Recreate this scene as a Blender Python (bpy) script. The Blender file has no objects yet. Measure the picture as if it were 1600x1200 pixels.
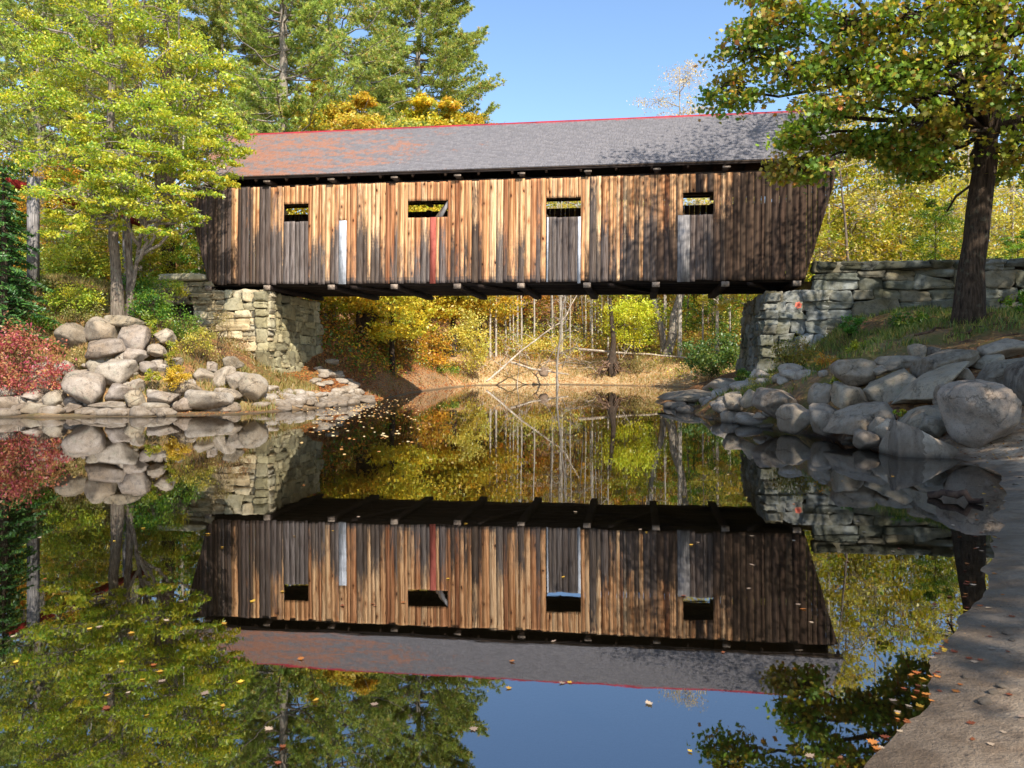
import bpy, math, random
import numpy as np
from mathutils import noise as mnoise, Vector

random.seed(7)
rng = np.random.default_rng(11)
scene = bpy.context.scene
COL = scene.collection
F, CX, HY, CH = 1200.0, 800.0, 570.0, 1.65      # focal length, centre column, horizon row, eye height (m)

def at(px, py, Y):
    return np.array([(px - CX) / F * Y, Y, CH + (HY - py) / F * Y])
def on_water(px, py):
    Y = CH * F / (py - HY)
    return np.array([(px - CX) / F * Y, Y, 0.0])
def lin(r, g, b):
    f = lambda c: (c / 255) / 12.92 if c <= 10 else ((c / 255 + 0.055) / 1.055) ** 2.4
    return np.array([f(r), f(g), f(b)])
def sstep(a, b, x):
    t = np.clip((x - a) / (b - a), 0, 1)
    return t * t * (3 - 2 * t)
def unit(v):
    v = np.asarray(v, float)
    return v / (np.linalg.norm(v, axis=-1, keepdims=True) + 1e-12)

# ------------------------------------------------------------------ geometry collector
class Geo:
    def __init__(s):
        s.v, s.l, s.c, s.col, s.n = [], [], [], [], 0
    def add(s, verts, faces, col=(1, 1, 1), tf=None):
        verts = np.asarray(verts, float).reshape(-1, 3)
        faces = np.asarray(faces, int)
        if tf is not None: verts = tf(verts)
        m, k = faces.shape
        s.v.append(verts); s.l.append((faces + s.n).ravel()); s.c.append(np.full(m, k))
        col = np.asarray(col, float)
        s.col.append(np.broadcast_to(col, (m, 3)) if col.ndim == 1 else col)
        s.n += len(verts)
    def box(s, x0, x1, y0, y1, z0, z1, col=(1, 1, 1), tf=None):
        v = [(x, y, z) for z in (z0, z1) for y in (y0, y1) for x in (x0, x1)]
        s.add(v, [(0, 2, 3, 1), (4, 5, 7, 6), (0, 1, 5, 4), (2, 6, 7, 3), (0, 4, 6, 2), (1, 3, 7, 5)], col, tf)
    def bar(s, p, q, w, h, col=(1, 1, 1), up=(0, 0, 1)):
        p, q = np.array(p, float), np.array(q, float)
        d = unit(q - p); a = np.cross(d, up)
        if np.linalg.norm(a) < 1e-3: a = np.cross(d, (1, 0, 0))
        a = unit(a) * w / 2; b = unit(np.cross(a, d)) * h / 2
        v = [p - a - b, p + a - b, p + a + b, p - a + b, q - a - b, q + a - b, q + a + b, q - a + b]
        s.add(v, [(0, 3, 2, 1), (4, 5, 6, 7), (0, 1, 5, 4), (1, 2, 6, 5), (2, 3, 7, 6), (3, 0, 4, 7)], col)
    def tube(s, pts, rad, sides=7, col=(1, 1, 1), lump=0.0):
        P = np.asarray(pts, float); R = np.asarray(rad, float); n = len(P)
        T = unit(np.gradient(P, axis=0))
        ref = np.array([0.31, 0.95, 0.05]) if abs(T[0][2]) > 0.5 else np.array([0, 0, 1.0])
        A = unit(np.cross(T, ref)); B = np.cross(T, A)
        th = np.arange(sides) * 2 * math.pi / sides
        rr = R[:, None] * (1 + lump * rng.normal(size=(n, sides)))
        V = P[:, None, :] + rr[..., None] * (np.cos(th)[None, :, None] * A[:, None, :] + np.sin(th)[None, :, None] * B[:, None, :])
        V = V.reshape(-1, 3)
        i, j = np.meshgrid(np.arange(n - 1), np.arange(sides), indexing='ij')
        j2 = (j + 1) % sides
        f = np.stack([i * sides + j, i * sides + j2, (i + 1) * sides + j2, (i + 1) * sides + j], -1).reshape(-1, 4)
        s.add(V, f, col)
        s.add(V[-sides:], [tuple(range(sides))], col)
    def build(s, name, mat, parent=None, origin=(0, 0, 0), smooth=False, loc=None):
        V = np.concatenate(s.v) - np.asarray(origin, float)
        Lp, Cn = np.concatenate(s.l), np.concatenate(s.c)
        cols = np.concatenate(s.col)
        me = bpy.data.meshes.new(name)
        me.vertices.add(len(V)); me.vertices.foreach_set('co', V.ravel())
        me.loops.add(len(Lp)); me.loops.foreach_set('vertex_index', Lp)
        me.polygons.add(len(Cn))
        me.polygons.foreach_set('loop_start', np.concatenate([[0], np.cumsum(Cn)[:-1]]))
        me.polygons.foreach_set('loop_total', Cn)
        if smooth: me.polygons.foreach_set('use_smooth', np.ones(len(Cn), bool))
        me.update(calc_edges=True)
        a = me.attributes.new('tint', 'FLOAT_COLOR', 'FACE')
        a.data.foreach_set('color', np.concatenate([cols, np.ones((len(cols), 1))], 1).ravel())
        me.materials.append(mat)
        o = bpy.data.objects.new(name, me); COL.objects.link(o)
        if parent is not None: o.parent = parent
        if loc is not None: o.location = loc
        return o

def empty(name, loc, label, cat, group=None, rot=(0, 0, 0)):
    o = bpy.data.objects.new(name, None); COL.objects.link(o)
    o.location = loc; o.rotation_euler = rot; o.empty_display_size = 0.3
    return tag(o, label, cat, group)
def tag(o, label=None, cat=None, group=None, kind=None):
    if label: o['label'] = label
    if cat: o['category'] = cat
    if group: o['group'] = group
    if kind: o['kind'] = kind
    return o
def dup(root, loc, rotz=0, scale=1, label=None, group=None):
    r = root.copy(); COL.objects.link(r)
    r.location = loc; r.rotation_euler = (0, 0, rotz)
    r.scale = (scale,) * 3 if np.isscalar(scale) else scale
    if label: r['label'] = label
    if group: r['group'] = group
    for ch in list(root.children):
        c = ch.copy(); COL.objects.link(c); c.parent = r
    return r

# ------------------------------------------------------------------ materials
def new_mat(name):
    m = bpy.data.materials.new(name); m.use_nodes = True
    nt = m.node_tree; nt.nodes.clear()
    out = nt.nodes.new('ShaderNodeOutputMaterial')
    return m, nt, out
class NT:
    """tiny node helper"""
    def __init__(s, nt): s.nt = nt
    def n(s, t, **kw):
        nd = s.nt.nodes.new(t)
        for k, v in kw.items():
            if hasattr(nd, k): setattr(nd, k, v)
        return nd
    def link(s, a, b): s.nt.links.new(a, b)
    def put(s, sock, v):
        if isinstance(v, bpy.types.NodeSocket): s.link(v, sock)
        elif isinstance(v, (int, float)): sock.default_value = v
        else:
            v = list(v)
            sock.default_value = v if len(sock.default_value) == len(v) else v + [1.0]
    def coord(s, kind='Object'): return s.n('ShaderNodeTexCoord').outputs[kind]
    def map(s, vec, scale=(1, 1, 1), loc=(0, 0, 0), rot=(0, 0, 0)):
        m = s.n('ShaderNodeMapping'); s.link(vec, m.inputs['Vector'])
        m.inputs['Scale'].default_value = scale; m.inputs['Location'].default_value = loc; m.inputs['Rotation'].default_value = rot
        return m.outputs[0]
    def noise(s, vec, scale=5, detail=4, rough=0.55, dist=0):
        t = s.n('ShaderNodeTexNoise'); s.link(vec, t.inputs['Vector'])
        s.put(t.inputs['Scale'], scale); t.inputs['Detail'].default_value = detail
        t.inputs['Roughness'].default_value = rough; t.inputs['Distortion'].default_value = dist
        return t.outputs['Fac']
    def vor(s, vec, scale=5, feature='F1', out='Distance', rand=1):
        t = s.n('ShaderNodeTexVoronoi'); t.feature = feature; s.link(vec, t.inputs['Vector'])
        t.inputs['Scale'].default_value = scale; t.inputs['Randomness'].default_value = rand
        return t.outputs[out]
    def math(s, op, a, b=0.0, c=0.0):
        m = s.n('ShaderNodeMath'); m.operation = op
        s.put(m.inputs[0], a); s.put(m.inputs[1], b); s.put(m.inputs[2], c)
        return m.outputs[0]
    def ramp(s, fac, stops, interp='LINEAR'):
        r = s.n('ShaderNodeValToRGB'); s.put(r.inputs[0], fac); cr = r.color_ramp; cr.interpolation = interp
        while len(cr.elements) < len(stops): cr.elements.new(0.5)
        for e, (p, c) in zip(cr.elements, stops):
            e.position = p; e.color = (c, c, c, 1) if np.isscalar(c) else (*c, 1)
        return r.outputs[0]
    def mix(s, fac, a, b, blend='MIX'):
        m = s.n('ShaderNodeMix'); m.data_type = 'RGBA'; m.blend_type = blend
        s.put(m.inputs[0], fac); s.put(m.inputs[6], a); s.put(m.inputs[7], b)
        return m.outputs[2]
    def attr(s, name, out='Color'):
        a = s.n('ShaderNodeAttribute'); a.attribute_name = name
        return a.outputs[out]
    def sep(s, col):
        x = s.n('ShaderNodeSeparateXYZ'); s.link(col, x.inputs[0]); return x.outputs
    def comb(s, x, y, z):
        c = s.n('ShaderNodeCombineXYZ')
        for i, v in enumerate((x, y, z)): s.put(c.inputs[i], v)
        return c.outputs[0]
    def bump(s, h, strength=0.3, dist=0.05, normal=None):
        b = s.n('ShaderNodeBump'); b.inputs['Strength'].default_value = strength; b.inputs['Distance'].default_value = dist
        s.link(h, b.inputs['Height'])
        if normal is not None: s.link(normal, b.inputs['Normal'])
        return b.outputs[0]
    def principled(s, col, rough=0.8, normal=None, spec=0.3, metal=0.0):
        p = s.n('ShaderNodeBsdfPrincipled'); s.put(p.inputs['Base Color'], col); s.put(p.inputs['Roughness'], rough)
        s.put(p.inputs['Specular IOR Level'], spec); s.put(p.inputs['Metallic'], metal)
        if normal is not None: s.link(normal, p.inputs['Normal'])
        return p.outputs[0]

def leaf_material(name, trans=0.43, hue=0.03, val=0.35, gloss=0.03):
    m, nt, out = new_mat(name); h = NT(nt)
    col = h.attr('tint')
    oi = h.n('ShaderNodeObjectInfo')
    hs = h.n('ShaderNodeHueSaturation'); h.link(col, hs.inputs['Color'])
    h.put(hs.inputs['Hue'], h.math('MULTIPLY_ADD', oi.outputs['Random'], hue, 0.5 - hue / 2))
    h.put(hs.inputs['Value'], h.math('MULTIPLY_ADD', oi.outputs['Random'], val, 1 - val / 2))
    c = hs.outputs[0]
    d = h.n('ShaderNodeBsdfDiffuse'); h.link(c, d.inputs[0])
    t = h.n('ShaderNodeBsdfTranslucent'); h.link(h.mix(1.0, c, (1.15, 1.1, 0.7), 'MULTIPLY'), t.inputs[0])
    g = h.n('ShaderNodeBsdfGlossy'); g.inputs['Roughness'].default_value = 0.42; g.inputs[0].default_value = (1, 1, 1, 1)
    m1 = h.n('ShaderNodeMixShader'); m1.inputs[0].default_value = trans; h.link(d.outputs[0], m1.inputs[1]); h.link(t.outputs[0], m1.inputs[2])
    m2 = h.n('ShaderNodeMixShader'); m2.inputs[0].default_value = gloss; h.link(m1.outputs[0], m2.inputs[1]); h.link(g.outputs[0], m2.inputs[2])
    h.link(m2.outputs[0], out.inputs[0])
    return m
LEAF = leaf_material('leaf')
NEEDLE = leaf_material('needle', trans=0.3, hue=0.02, val=0.2, gloss=0.03)

def bark_material(name, dark, light, scale=6, lichen=0.0):
    m, nt, out = new_mat(name); h = NT(nt); v = h.coord()
    n1 = h.noise(h.map(v, (scale * 2.2, scale * 2.2, scale * 0.3)), 1.6, 7, 0.65, 0.3)
    n2 = h.noise(v, 1.7, 4)
    ridg = h.ramp(n1, [(0.36, 0.0), (0.6, 1.0)])
    c = h.mix(ridg, dark, light)
    c = h.mix(h.ramp(n2, [(0.4, 0.0), (0.7, 0.6)]), c, [x * 0.55 for x in light])
    if lichen: c = h.mix(h.ramp(h.noise(v, 4.2, 5, 0.7), [(0.55, 0.0), (0.66, lichen)]), c, lin(150, 158, 138))
    c = h.mix(1.0, c, h.attr('tint'), 'MULTIPLY')
    h.link(h.principled(c, 0.92, h.bump(n1, 0.9, 0.06), 0.15), out.inputs[0])
    return m
BARK_DARK = bark_material('bark_dark', lin(34, 27, 22), lin(88, 74, 62), 5, 0.15)
BARK_GREY = bark_material('bark_grey', lin(80, 70, 62), lin(168, 156, 142), 7, 0.5)
BARK_PALE = bark_material('bark_pale', lin(120, 108, 96), lin(205, 194, 178), 5, 0.2)

def stone_material(name, base, dark, warm, rough=0.9, speck=1.0, streak=0.0, moss=0.0):
    m, nt, out = new_mat(name); h = NT(nt); v = h.coord()
    oi = h.n('ShaderNodeObjectInfo').outputs['Random']
    off = h.n('ShaderNodeVectorMath'); off.operation = 'ADD'; h.link(v, off.inputs[0])
    h.link(h.comb(h.math('MULTIPLY', oi, 37.0), h.math('MULTIPLY', oi, 91.0), h.math('MULTIPLY', oi, 13.0)), off.inputs[1])
    v = off.outputs[0]
    big = h.noise(v, 1.1, 5, 0.6, 0.4)
    mid = h.noise(v, 5.5, 6, 0.68, 0.2)
    fine = h.noise(v, 46, 5, 0.75)
    c = h.mix(h.ramp(big, [(0.36, 0.0), (0.66, 1.0)]), base, warm)
    c = h.mix(h.ramp(mid, [(0.50, 0.0), (0.68, 0.75)]), c, dark)
    c = h.mix(h.math('MULTIPLY', h.ramp(fine, [(0.52, 0.0), (0.64, 0.75)]), speck), c, [x * 0.45 for x in dark])
    c = h.mix(h.math('MULTIPLY', h.ramp(h.noise(v, 30, 3, 0.6), [(0.60, 0.0), (0.68, 0.28)]), speck), c, lin(215, 208, 196))
    lich = h.ramp(h.noise(v, 2.6, 7, 0.75, 0.6), [(0.57, 0.0), (0.63, 0.5)])
    c = h.mix(lich, c, lin(142, 142, 124))
    if moss: c = h.mix(h.ramp(h.noise(v, .55, 6, 0.7, 0.5), [(0.47, 0.0), (0.62, moss)]), c, lin(78, 76, 50))
    c = h.mix(1.0, c, h.attr('tint'), 'MULTIPLY')
    cr = h.vor(h.map(v, (1, 1, 1.4)), 2.3, 'DISTANCE_TO_EDGE')
    cv = h.n('ShaderNodeVectorMath'); cv.operation = 'MULTIPLY_ADD'; h.link(h.comb(big, mid, big), cv.inputs[0]); cv.inputs[1].default_value = (1.1, 1.1, 1.1); h.link(v, cv.inputs[2])
    cr = h.vor(h.map(cv.outputs[0], (.8, .8, 1.5)), 1.15, 'DISTANCE_TO_EDGE')
    crk = h.math('MULTIPLY', h.ramp(cr, [(0.0, 1.0), (0.022, 0.0)]), h.ramp(big, [(0.42, 0.0), (0.55, 1.0)]))
    c = h.mix(h.math('MULTIPLY', crk, 0.75), c, [x * .25 for x in dark])
    hgt = h.math('ADD', h.math('MULTIPLY', mid, 0.8), h.math('MULTIPLY', fine, 0.35))
    hgt = h.math('SUBTRACT', hgt, h.math('MULTIPLY', crk, 1.2))
    if streak:
        st = h.noise(h.map(v, (9, 9, 1.2), rot=(0.3, 0.25, 0)), 1.2, 5, 0.6)
        c = h.mix(h.ramp(st, [(0.4, 0.0), (0.62, streak)]), c, [x * 0.7 for x in base])
        hgt = h.math('ADD', hgt, h.math('MULTIPLY', st, 0.5))
    # wet and stained at the water line
    geo = h.n('ShaderNodeNewGeometry').outputs['Position']
    z = h.sep(geo)[2]
    wet = h.ramp(h.math('ADD', z, h.math('MULTIPLY', mid, 0.10)), [(0.07, 1.0), (0.16, 0.0)])
    stain = h.ramp(h.math('ADD', z, h.math('MULTIPLY', big, -0.5)), [(0.0, 0.55), (0.22, 0.0)])
    c = h.mix(stain, c, lin(96, 80, 62))
    c = h.mix(h.math('MULTIPLY', wet, 0.75), c, lin(52, 42, 30))
    h.link(h.principled(c, h.math('MULTIPLY_ADD', wet, -0.35, rough), h.bump(hgt, 0.55, 0.035), 0.25), out.inputs[0])
    return m
ROCK_L = stone_material('boulder_granite', lin(168, 157, 143), lin(104, 95, 86), lin(152, 134, 112))
ROCK_R = stone_material('boulder_grey', lin(172, 158, 140), lin(98, 88, 78), lin(150, 130, 106), speck=0.75, streak=0.5)
MASON_L = stone_material('masonry_tan', lin(196, 184, 158), lin(120, 112, 92), lin(176, 160, 128), speck=0.6)
MASON_R = stone_material('masonry_grey', lin(156, 158, 156), lin(88, 90, 88), lin(128, 120, 100), speck=0.6, moss=0.75)

def wood_siding_material():
    """tint = (random, weathering, painted-kind) per board segment; colour belongs to the boards: honey pine that greys"""
    m, nt, out = new_mat('siding_pine'); h = NT(nt); v = h.coord()
    a = h.sep(h.attr('tint')); rnd, wth, brn = a[0], a[1], a[2]
    x, y, z = h.sep(v)
    off = h.math('MULTIPLY', rnd, 53.0)
    vv = h.comb(h.math('ADD', x, off), h.math('MULTIPLY', y, 1.0), h.math('ADD', z, h.math('MULTIPLY', rnd, 17.0)))
    warp = h.noise(h.map(vv, (2.5, 1, 0.9)), 1.0, 3)
    grain = h.noise(h.map(vv, (30, 3, 0.75)), 1.4, 6, 0.62, 0.6)
    stripe = h.noise(h.map(vv, (9, 2, 0.22)), 1.3, 5, 0.6, 0.4)
    blot = h.noise(h.map(vv, (3.2, 1, 0.7)), 1.5, 7, 0.72, 0.8)
    honey = h.ramp(rnd, [(0.0, lin(240, 196, 146)), (0.25, lin(222, 168, 118)), (0.5, lin(244, 208, 162)), (0.75, lin(228, 178, 128)), (0.9, lin(206, 150, 106)), (1.0, lin(172, 120, 86))])
    dk = h.mix(1.0, honey, (0.50, 0.37, 0.28), 'MULTIPLY')
    c = h.mix(h.ramp(grain, [(0.38, 0.0), (0.66, 0.9)]), honey, dk)
    c = h.mix(h.ramp(stripe, [(0.47, 0.0), (0.60, 0.85)]), c, h.mix(1.0, honey, (0.30, 0.19, 0.12), 'MULTIPLY'))
    # knots
    kv = h.comb(h.math('MULTIPLY', h.math('ADD', x, h.math('ADD', off, h.math('MULTIPLY', grain, 0.10))), 4.2), 0.0, h.math('MULTIPLY', h.math('ADD', z, h.math('MULTIPLY', warp, 0.5)), 2.2))
    kd = h.vor(kv, 1.0)
    ksel = h.sep(h.vor(kv, 1.0, out='Color'))[0]
    kn = h.math('MULTIPLY', h.ramp(kd, [(0.09, 1.0), (0.2, 0.0)]), h.math('GREATER_THAN', ksel, 0.5))
    halo = h.math('MULTIPLY', h.ramp(kd, [(0.12, 0.8), (0.5, 0.0)]), h.math('GREATER_THAN', ksel, 0.5))
    c = h.mix(halo, c, lin(150, 96, 58)); c = h.mix(kn, c, lin(52, 30, 18))
    # weathered grey creeping over the board in streaks
    s1 = h.math('ADD', h.math('MULTIPLY_ADD', blot, 1.15, -.26), h.math('MULTIPLY', h.math('ADD', stripe, grain), 0.24))
    mask = h.ramp(h.math('SUBTRACT', h.math('ADD', wth, s1), 0.62), [(0.16, 0.0), (0.46, 1.0)])
    grey = h.mix(h.ramp(grain, [(0.35, 0.0), (0.62, 1.0)]), lin(136, 129, 126), lin(50, 45, 44))
    black = h.mix(h.ramp(stripe, [(0.36, 0.0), (0.62, 1.0)]), lin(70, 56, 47), lin(22, 19, 18))
    grey = h.mix(1.0, grey, h.ramp(h.math('FRACT', h.math('MULTIPLY', rnd, 7.3)), [(0.0, .62), (1.0, 1.12)]), 'MULTIPLY')
    gr = h.mix(brn, grey, black)
    c = h.mix(h.math('MULTIPLY', mask, 0.94), c, gr)
    # nails
    h.link(h.principled(c, 0.85, h.bump(h.math('ADD', grain, h.math('MULTIPLY', stripe, 0.8)), 0.5, 0.012), 0.2), out.inputs[0])
    return m
SIDING = wood_siding_material()

def timber_material(name, light, dark, sc=(12, 12, 0.8)):
    m, nt, out = new_mat(name); h = NT(nt); v = h.coord()
    g = h.noise(h.map(v, sc), 1.5, 6, 0.65, 0.4)
    b = h.noise(v, 2.2, 4)
    c = h.mix(h.ramp(g, [(0.38, 0.0), (0.64, 1.0)]), light, dark)
    c = h.mix(h.ramp(b, [(0.45, 0.0), (0.7, 0.6)]), c, [x * 0.5 for x in dark])
    c = h.mix(1.0, c, h.attr('tint'), 'MULTIPLY')
    h.link(h.principled(c, 0.88, h.bump(g, 0.4, 0.01), 0.2), out.inputs[0])
    return m
TIMBER = timber_material('old_timber', lin(92, 76, 64), lin(46, 38, 34), (1.2, 12, 12))
TIMBER_V = timber_material('old_timber_upright', lin(96, 82, 70), lin(50, 42, 36))
BEAMEND = timber_material('beam_grey', lin(190, 170, 150), lin(122, 106, 94), (9, 1, 9))
GREYWOOD = timber_material('grey_board', lin(164, 158, 154), lin(88, 84, 84), (22, 22, 0.7))
WHITEWOOD = timber_material('whitewashed_board', lin(226, 228, 232), lin(150, 152, 158), (22, 22, 0.6))
REDWOOD = timber_material('red_board', lin(186, 104, 88), lin(140, 66, 56), (20, 20, 0.6))
REDBEAM = timber_material('red_paint_wood', lin(150, 44, 34), lin(110, 30, 26), (2, 2, 9))
DEADWOOD = timber_material('dead_wood', lin(214, 200, 180), lin(132, 112, 92), (6, 6, 6))
ROOTWOOD = timber_material('root_wood', lin(140, 112, 90), lin(72, 54, 44), (6, 6, 6))

def shingle_material():
    m, nt, out = new_mat('shingle_roofing'); h = NT(nt); v = h.coord()
    a = h.sep(h.attr('tint')); rnd, rust = a[0], a[1]
    c = h.ramp(rnd, [(0.0, lin(114, 111, 114)), (0.35, lin(122, 119, 122)), (0.7, lin(130, 126, 128)), (1.0, lin(118, 115, 117))])
    n = h.noise(h.map(v, (.5, 1, 1)), 26, 4, 0.6)
    c = h.mix(h.ramp(n, [(0.45, 0.0), (0.75, 0.25)]), c, lin(92, 90, 96))
    p = h.noise(h.map(v, (0.35, 1.1, 1.1)), 1.5, 7, 0.72, 0.8)
    p2 = h.noise(v, 5, 5, 0.7)
    msk = h.ramp(h.math('ADD', h.math('ADD', rust, h.math('MULTIPLY', h.math('SUBTRACT', p, 0.5), 1.4)), h.math('MULTIPLY', h.math('SUBTRACT', p2, 0.5), 0.9)), [(0.46, 0.0), (0.66, 0.72)])
    c = h.mix(msk, c, h.mix(p2, lin(196, 128, 88), lin(140, 98, 80)))
    h.link(h.principled(c, 0.78, h.bump(n, 0.25, 0.01), 0.3), out.inputs[0])
    return m
SHINGLE = shingle_material()
def simple(name, col, rough=0.6, metal=0, spec=0.4, var=0.25, sc=6):
    m, nt, out = new_mat(name); h = NT(nt); v = h.coord()
    n = h.noise(v, sc, 5, 0.65)
    c = h.mix(h.ramp(n, [(0.35, 0.0), (0.7, 1.0)]), col, [x * (1 - var) for x in col])
    c = h.mix(1.0, c, h.attr('tint'), 'MULTIPLY')
    h.link(h.principled(c, rough, h.bump(n, 0.15, 0.01), spec, metal), out.inputs[0])
    return m
RIDGE = simple('ridge_red_metal', lin(168, 46, 54), 0.55, var=.5, sc=3)
PAINT = simple('orange_spray_paint', lin(236, 108, 84), 0.7)
BACKING = simple('dark_backing', lin(60, 52, 44), 0.95)  # dark boxes behind the stone faces, added to block light

# ------------------------------------------------------------------ bridge frame
TH = math.atan(0.162); CT, ST = math.cos(TH), math.sin(TH)
B0 = np.array([-0.53, 32.0]); TILT = 0.0085; BW = 5.5
def bl(u, v, z):                      # bridge coordinates -> world
    return np.array([B0[0] + u * CT + v * ST, B0[1] - u * ST + v * CT, z - TILT * u])
def uof(px, v=0.0):                   # along-bridge coordinate of the siding point seen in column px
    k = (px - CX) / F
    bx, by = B0[0] + v * ST, B0[1] + v * CT
    return (k * by - bx) / (CT + k * ST)
def zof(px, py, v=0.0):
    u = uof(px, v); Y = B0[1] - u * ST + v * CT
    return CH + (HY - py) / F * Y + TILT * u

# ------------------------------------------------------------------ boulders (data first: the ground is fitted to them)
# px, py, half width, half height, tilt deg, depth, label, shade
LB = [
 (162, 515, 30, 18, 3, 28.3, 'pale speckled oval boulder in the top row of the left pile, under the slab', 1.05),
 (193, 502, 28, 9, 8, 28.7, 'thin flat pointed grey slab lying on top of the left bank rock pile', .95),
 (215, 531, 24, 21, 20, 28.0, 'round cream boulder right of the oval one near top of left pile', 1.05),
 (166, 546, 36, 16, -2, 27.7, 'long brownish grey block lying across the middle of the left pile', .9),
 (213, 555, 19, 12, 8, 27.5, 'small blocky boulder wedged below the round cream boulder', 1.0),
 (259, 526, 15, 12, 25, 28.2, 'small bright white stone standing apart right of the left pile', 1.25),
 (248, 549, 14, 11, 0, 27.8, 'small grey stone just below the bright white stone', .95),
 (184, 580, 33, 21, 4, 26.9, 'big square pale boulder in the middle of the left pile', 1.08),
 (154, 582, 18, 15, 25, 27.0, 'rounded stone half behind the big square pale boulder', .95),
 (137, 609, 33, 29, 28, 26.0, 'largest boulder of the left pile, triangular, leaning over the water', .95),
 (187, 613, 20, 14, 6, 26.2, 'rusty tan brown stone right of the largest left boulder', .8),
 (216, 601, 10, 9, 30, 26.6, 'small upright cream stone above the rusty tan stone', 1.1),
 (210, 626, 14, 14, 45, 25.9, 'pale pointed stone at right of the rusty tan stone', 1.1),
 (174, 636, 27, 10, 0, 25.5, 'low broad stone at the waterline below the rusty tan stone', .95),
 (251, 621, 28, 13, 0, 26.1, 'wide dark grey low boulder under the yellow bush', .85),
 (236, 637, 24, 7, 0, 25.5, 'flat pale stone at the waterline below the yellow bush', 1.05),
 (294, 607, 18, 13, 12, 26.8, 'smooth rounded stone just right of the yellow bush', 1.05),
 (56, 620, 20, 10, 5, 26.2, 'lichen spotted flat stone under the pink shrub', 1.0),
 (88, 625, 16, 13, -20, 26.0, 'lichen spotted round stone left of the largest left boulder', 1.0),
 (56, 639, 22, 11, 3, 25.4, 'oval stone at the waterline beneath the pink shrub', 1.0),
 (113, 527, 21, 17, 40, 28.2, 'rough mossy grey boulder at the left end of the top row', .85),
 (105, 576, 16, 14, 30, 27.3, 'white and black blotched stone beside the dry grass tuft', 1.1),
 (66, 590, 23, 21, 0, 26.9, 'boulder half hidden behind the pink leaves', .9),
 (83, 606, 13, 12, 60, 26.5, 'narrow grey stone at the foot of the half hidden boulder', .85),
 (8, 636, 21, 15, 0, 25.6, 'stone at the far left edge of the waterline', .95),
 (31, 639, 11, 13, 80, 25.4, 'upright stone between the oval stone and the left edge', .95),
 (316, 587, 17, 14, 20, 27.9, 'grey boulder at the foot of the dry weeds', .95),
 (350, 591, 20, 14, -25, 28.1, 'slanting pale boulder in front of the dry weeds', 1.08),
 (327, 625, 31, 20, 0, 26.3, 'big flat faced boulder at the waterline with a straight front', .9),
 (376, 597, 13, 19, -30, 28.0, 'leaning slab against the cream triangular boulder', 1.05),
 (394, 609, 20, 22, 15, 27.6, 'cream triangular boulder nearest the left abutment foot', 1.0),
 (290, 630, 16, 11, -20, 26.0, 'slanting stone left of the big flat faced boulder', .95),
 (363, 619, 15, 10, 0, 27.0, 'low stone behind the big flat faced boulder', 1.0),
 (331, 574, 9, 10, 0, 28.4, 'small round stone behind the slanting pale boulder', 1.1),
 (362, 568, 16, 11, 10, 28.8, 'grey stone at the top of the dry weeds slope', .9),
 (234, 574, 12, 9, 10, 27.4, 'small mossy stone left of the yellow bush top', .85),
 (118, 640, 14, 8, 0, 25.5, 'small dark stone at waterline under the largest left boulder', .8),
 (270, 566, 13, 8, -5, 28.0, 'half buried grey stone above the yellow bush', .9),
]
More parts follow.
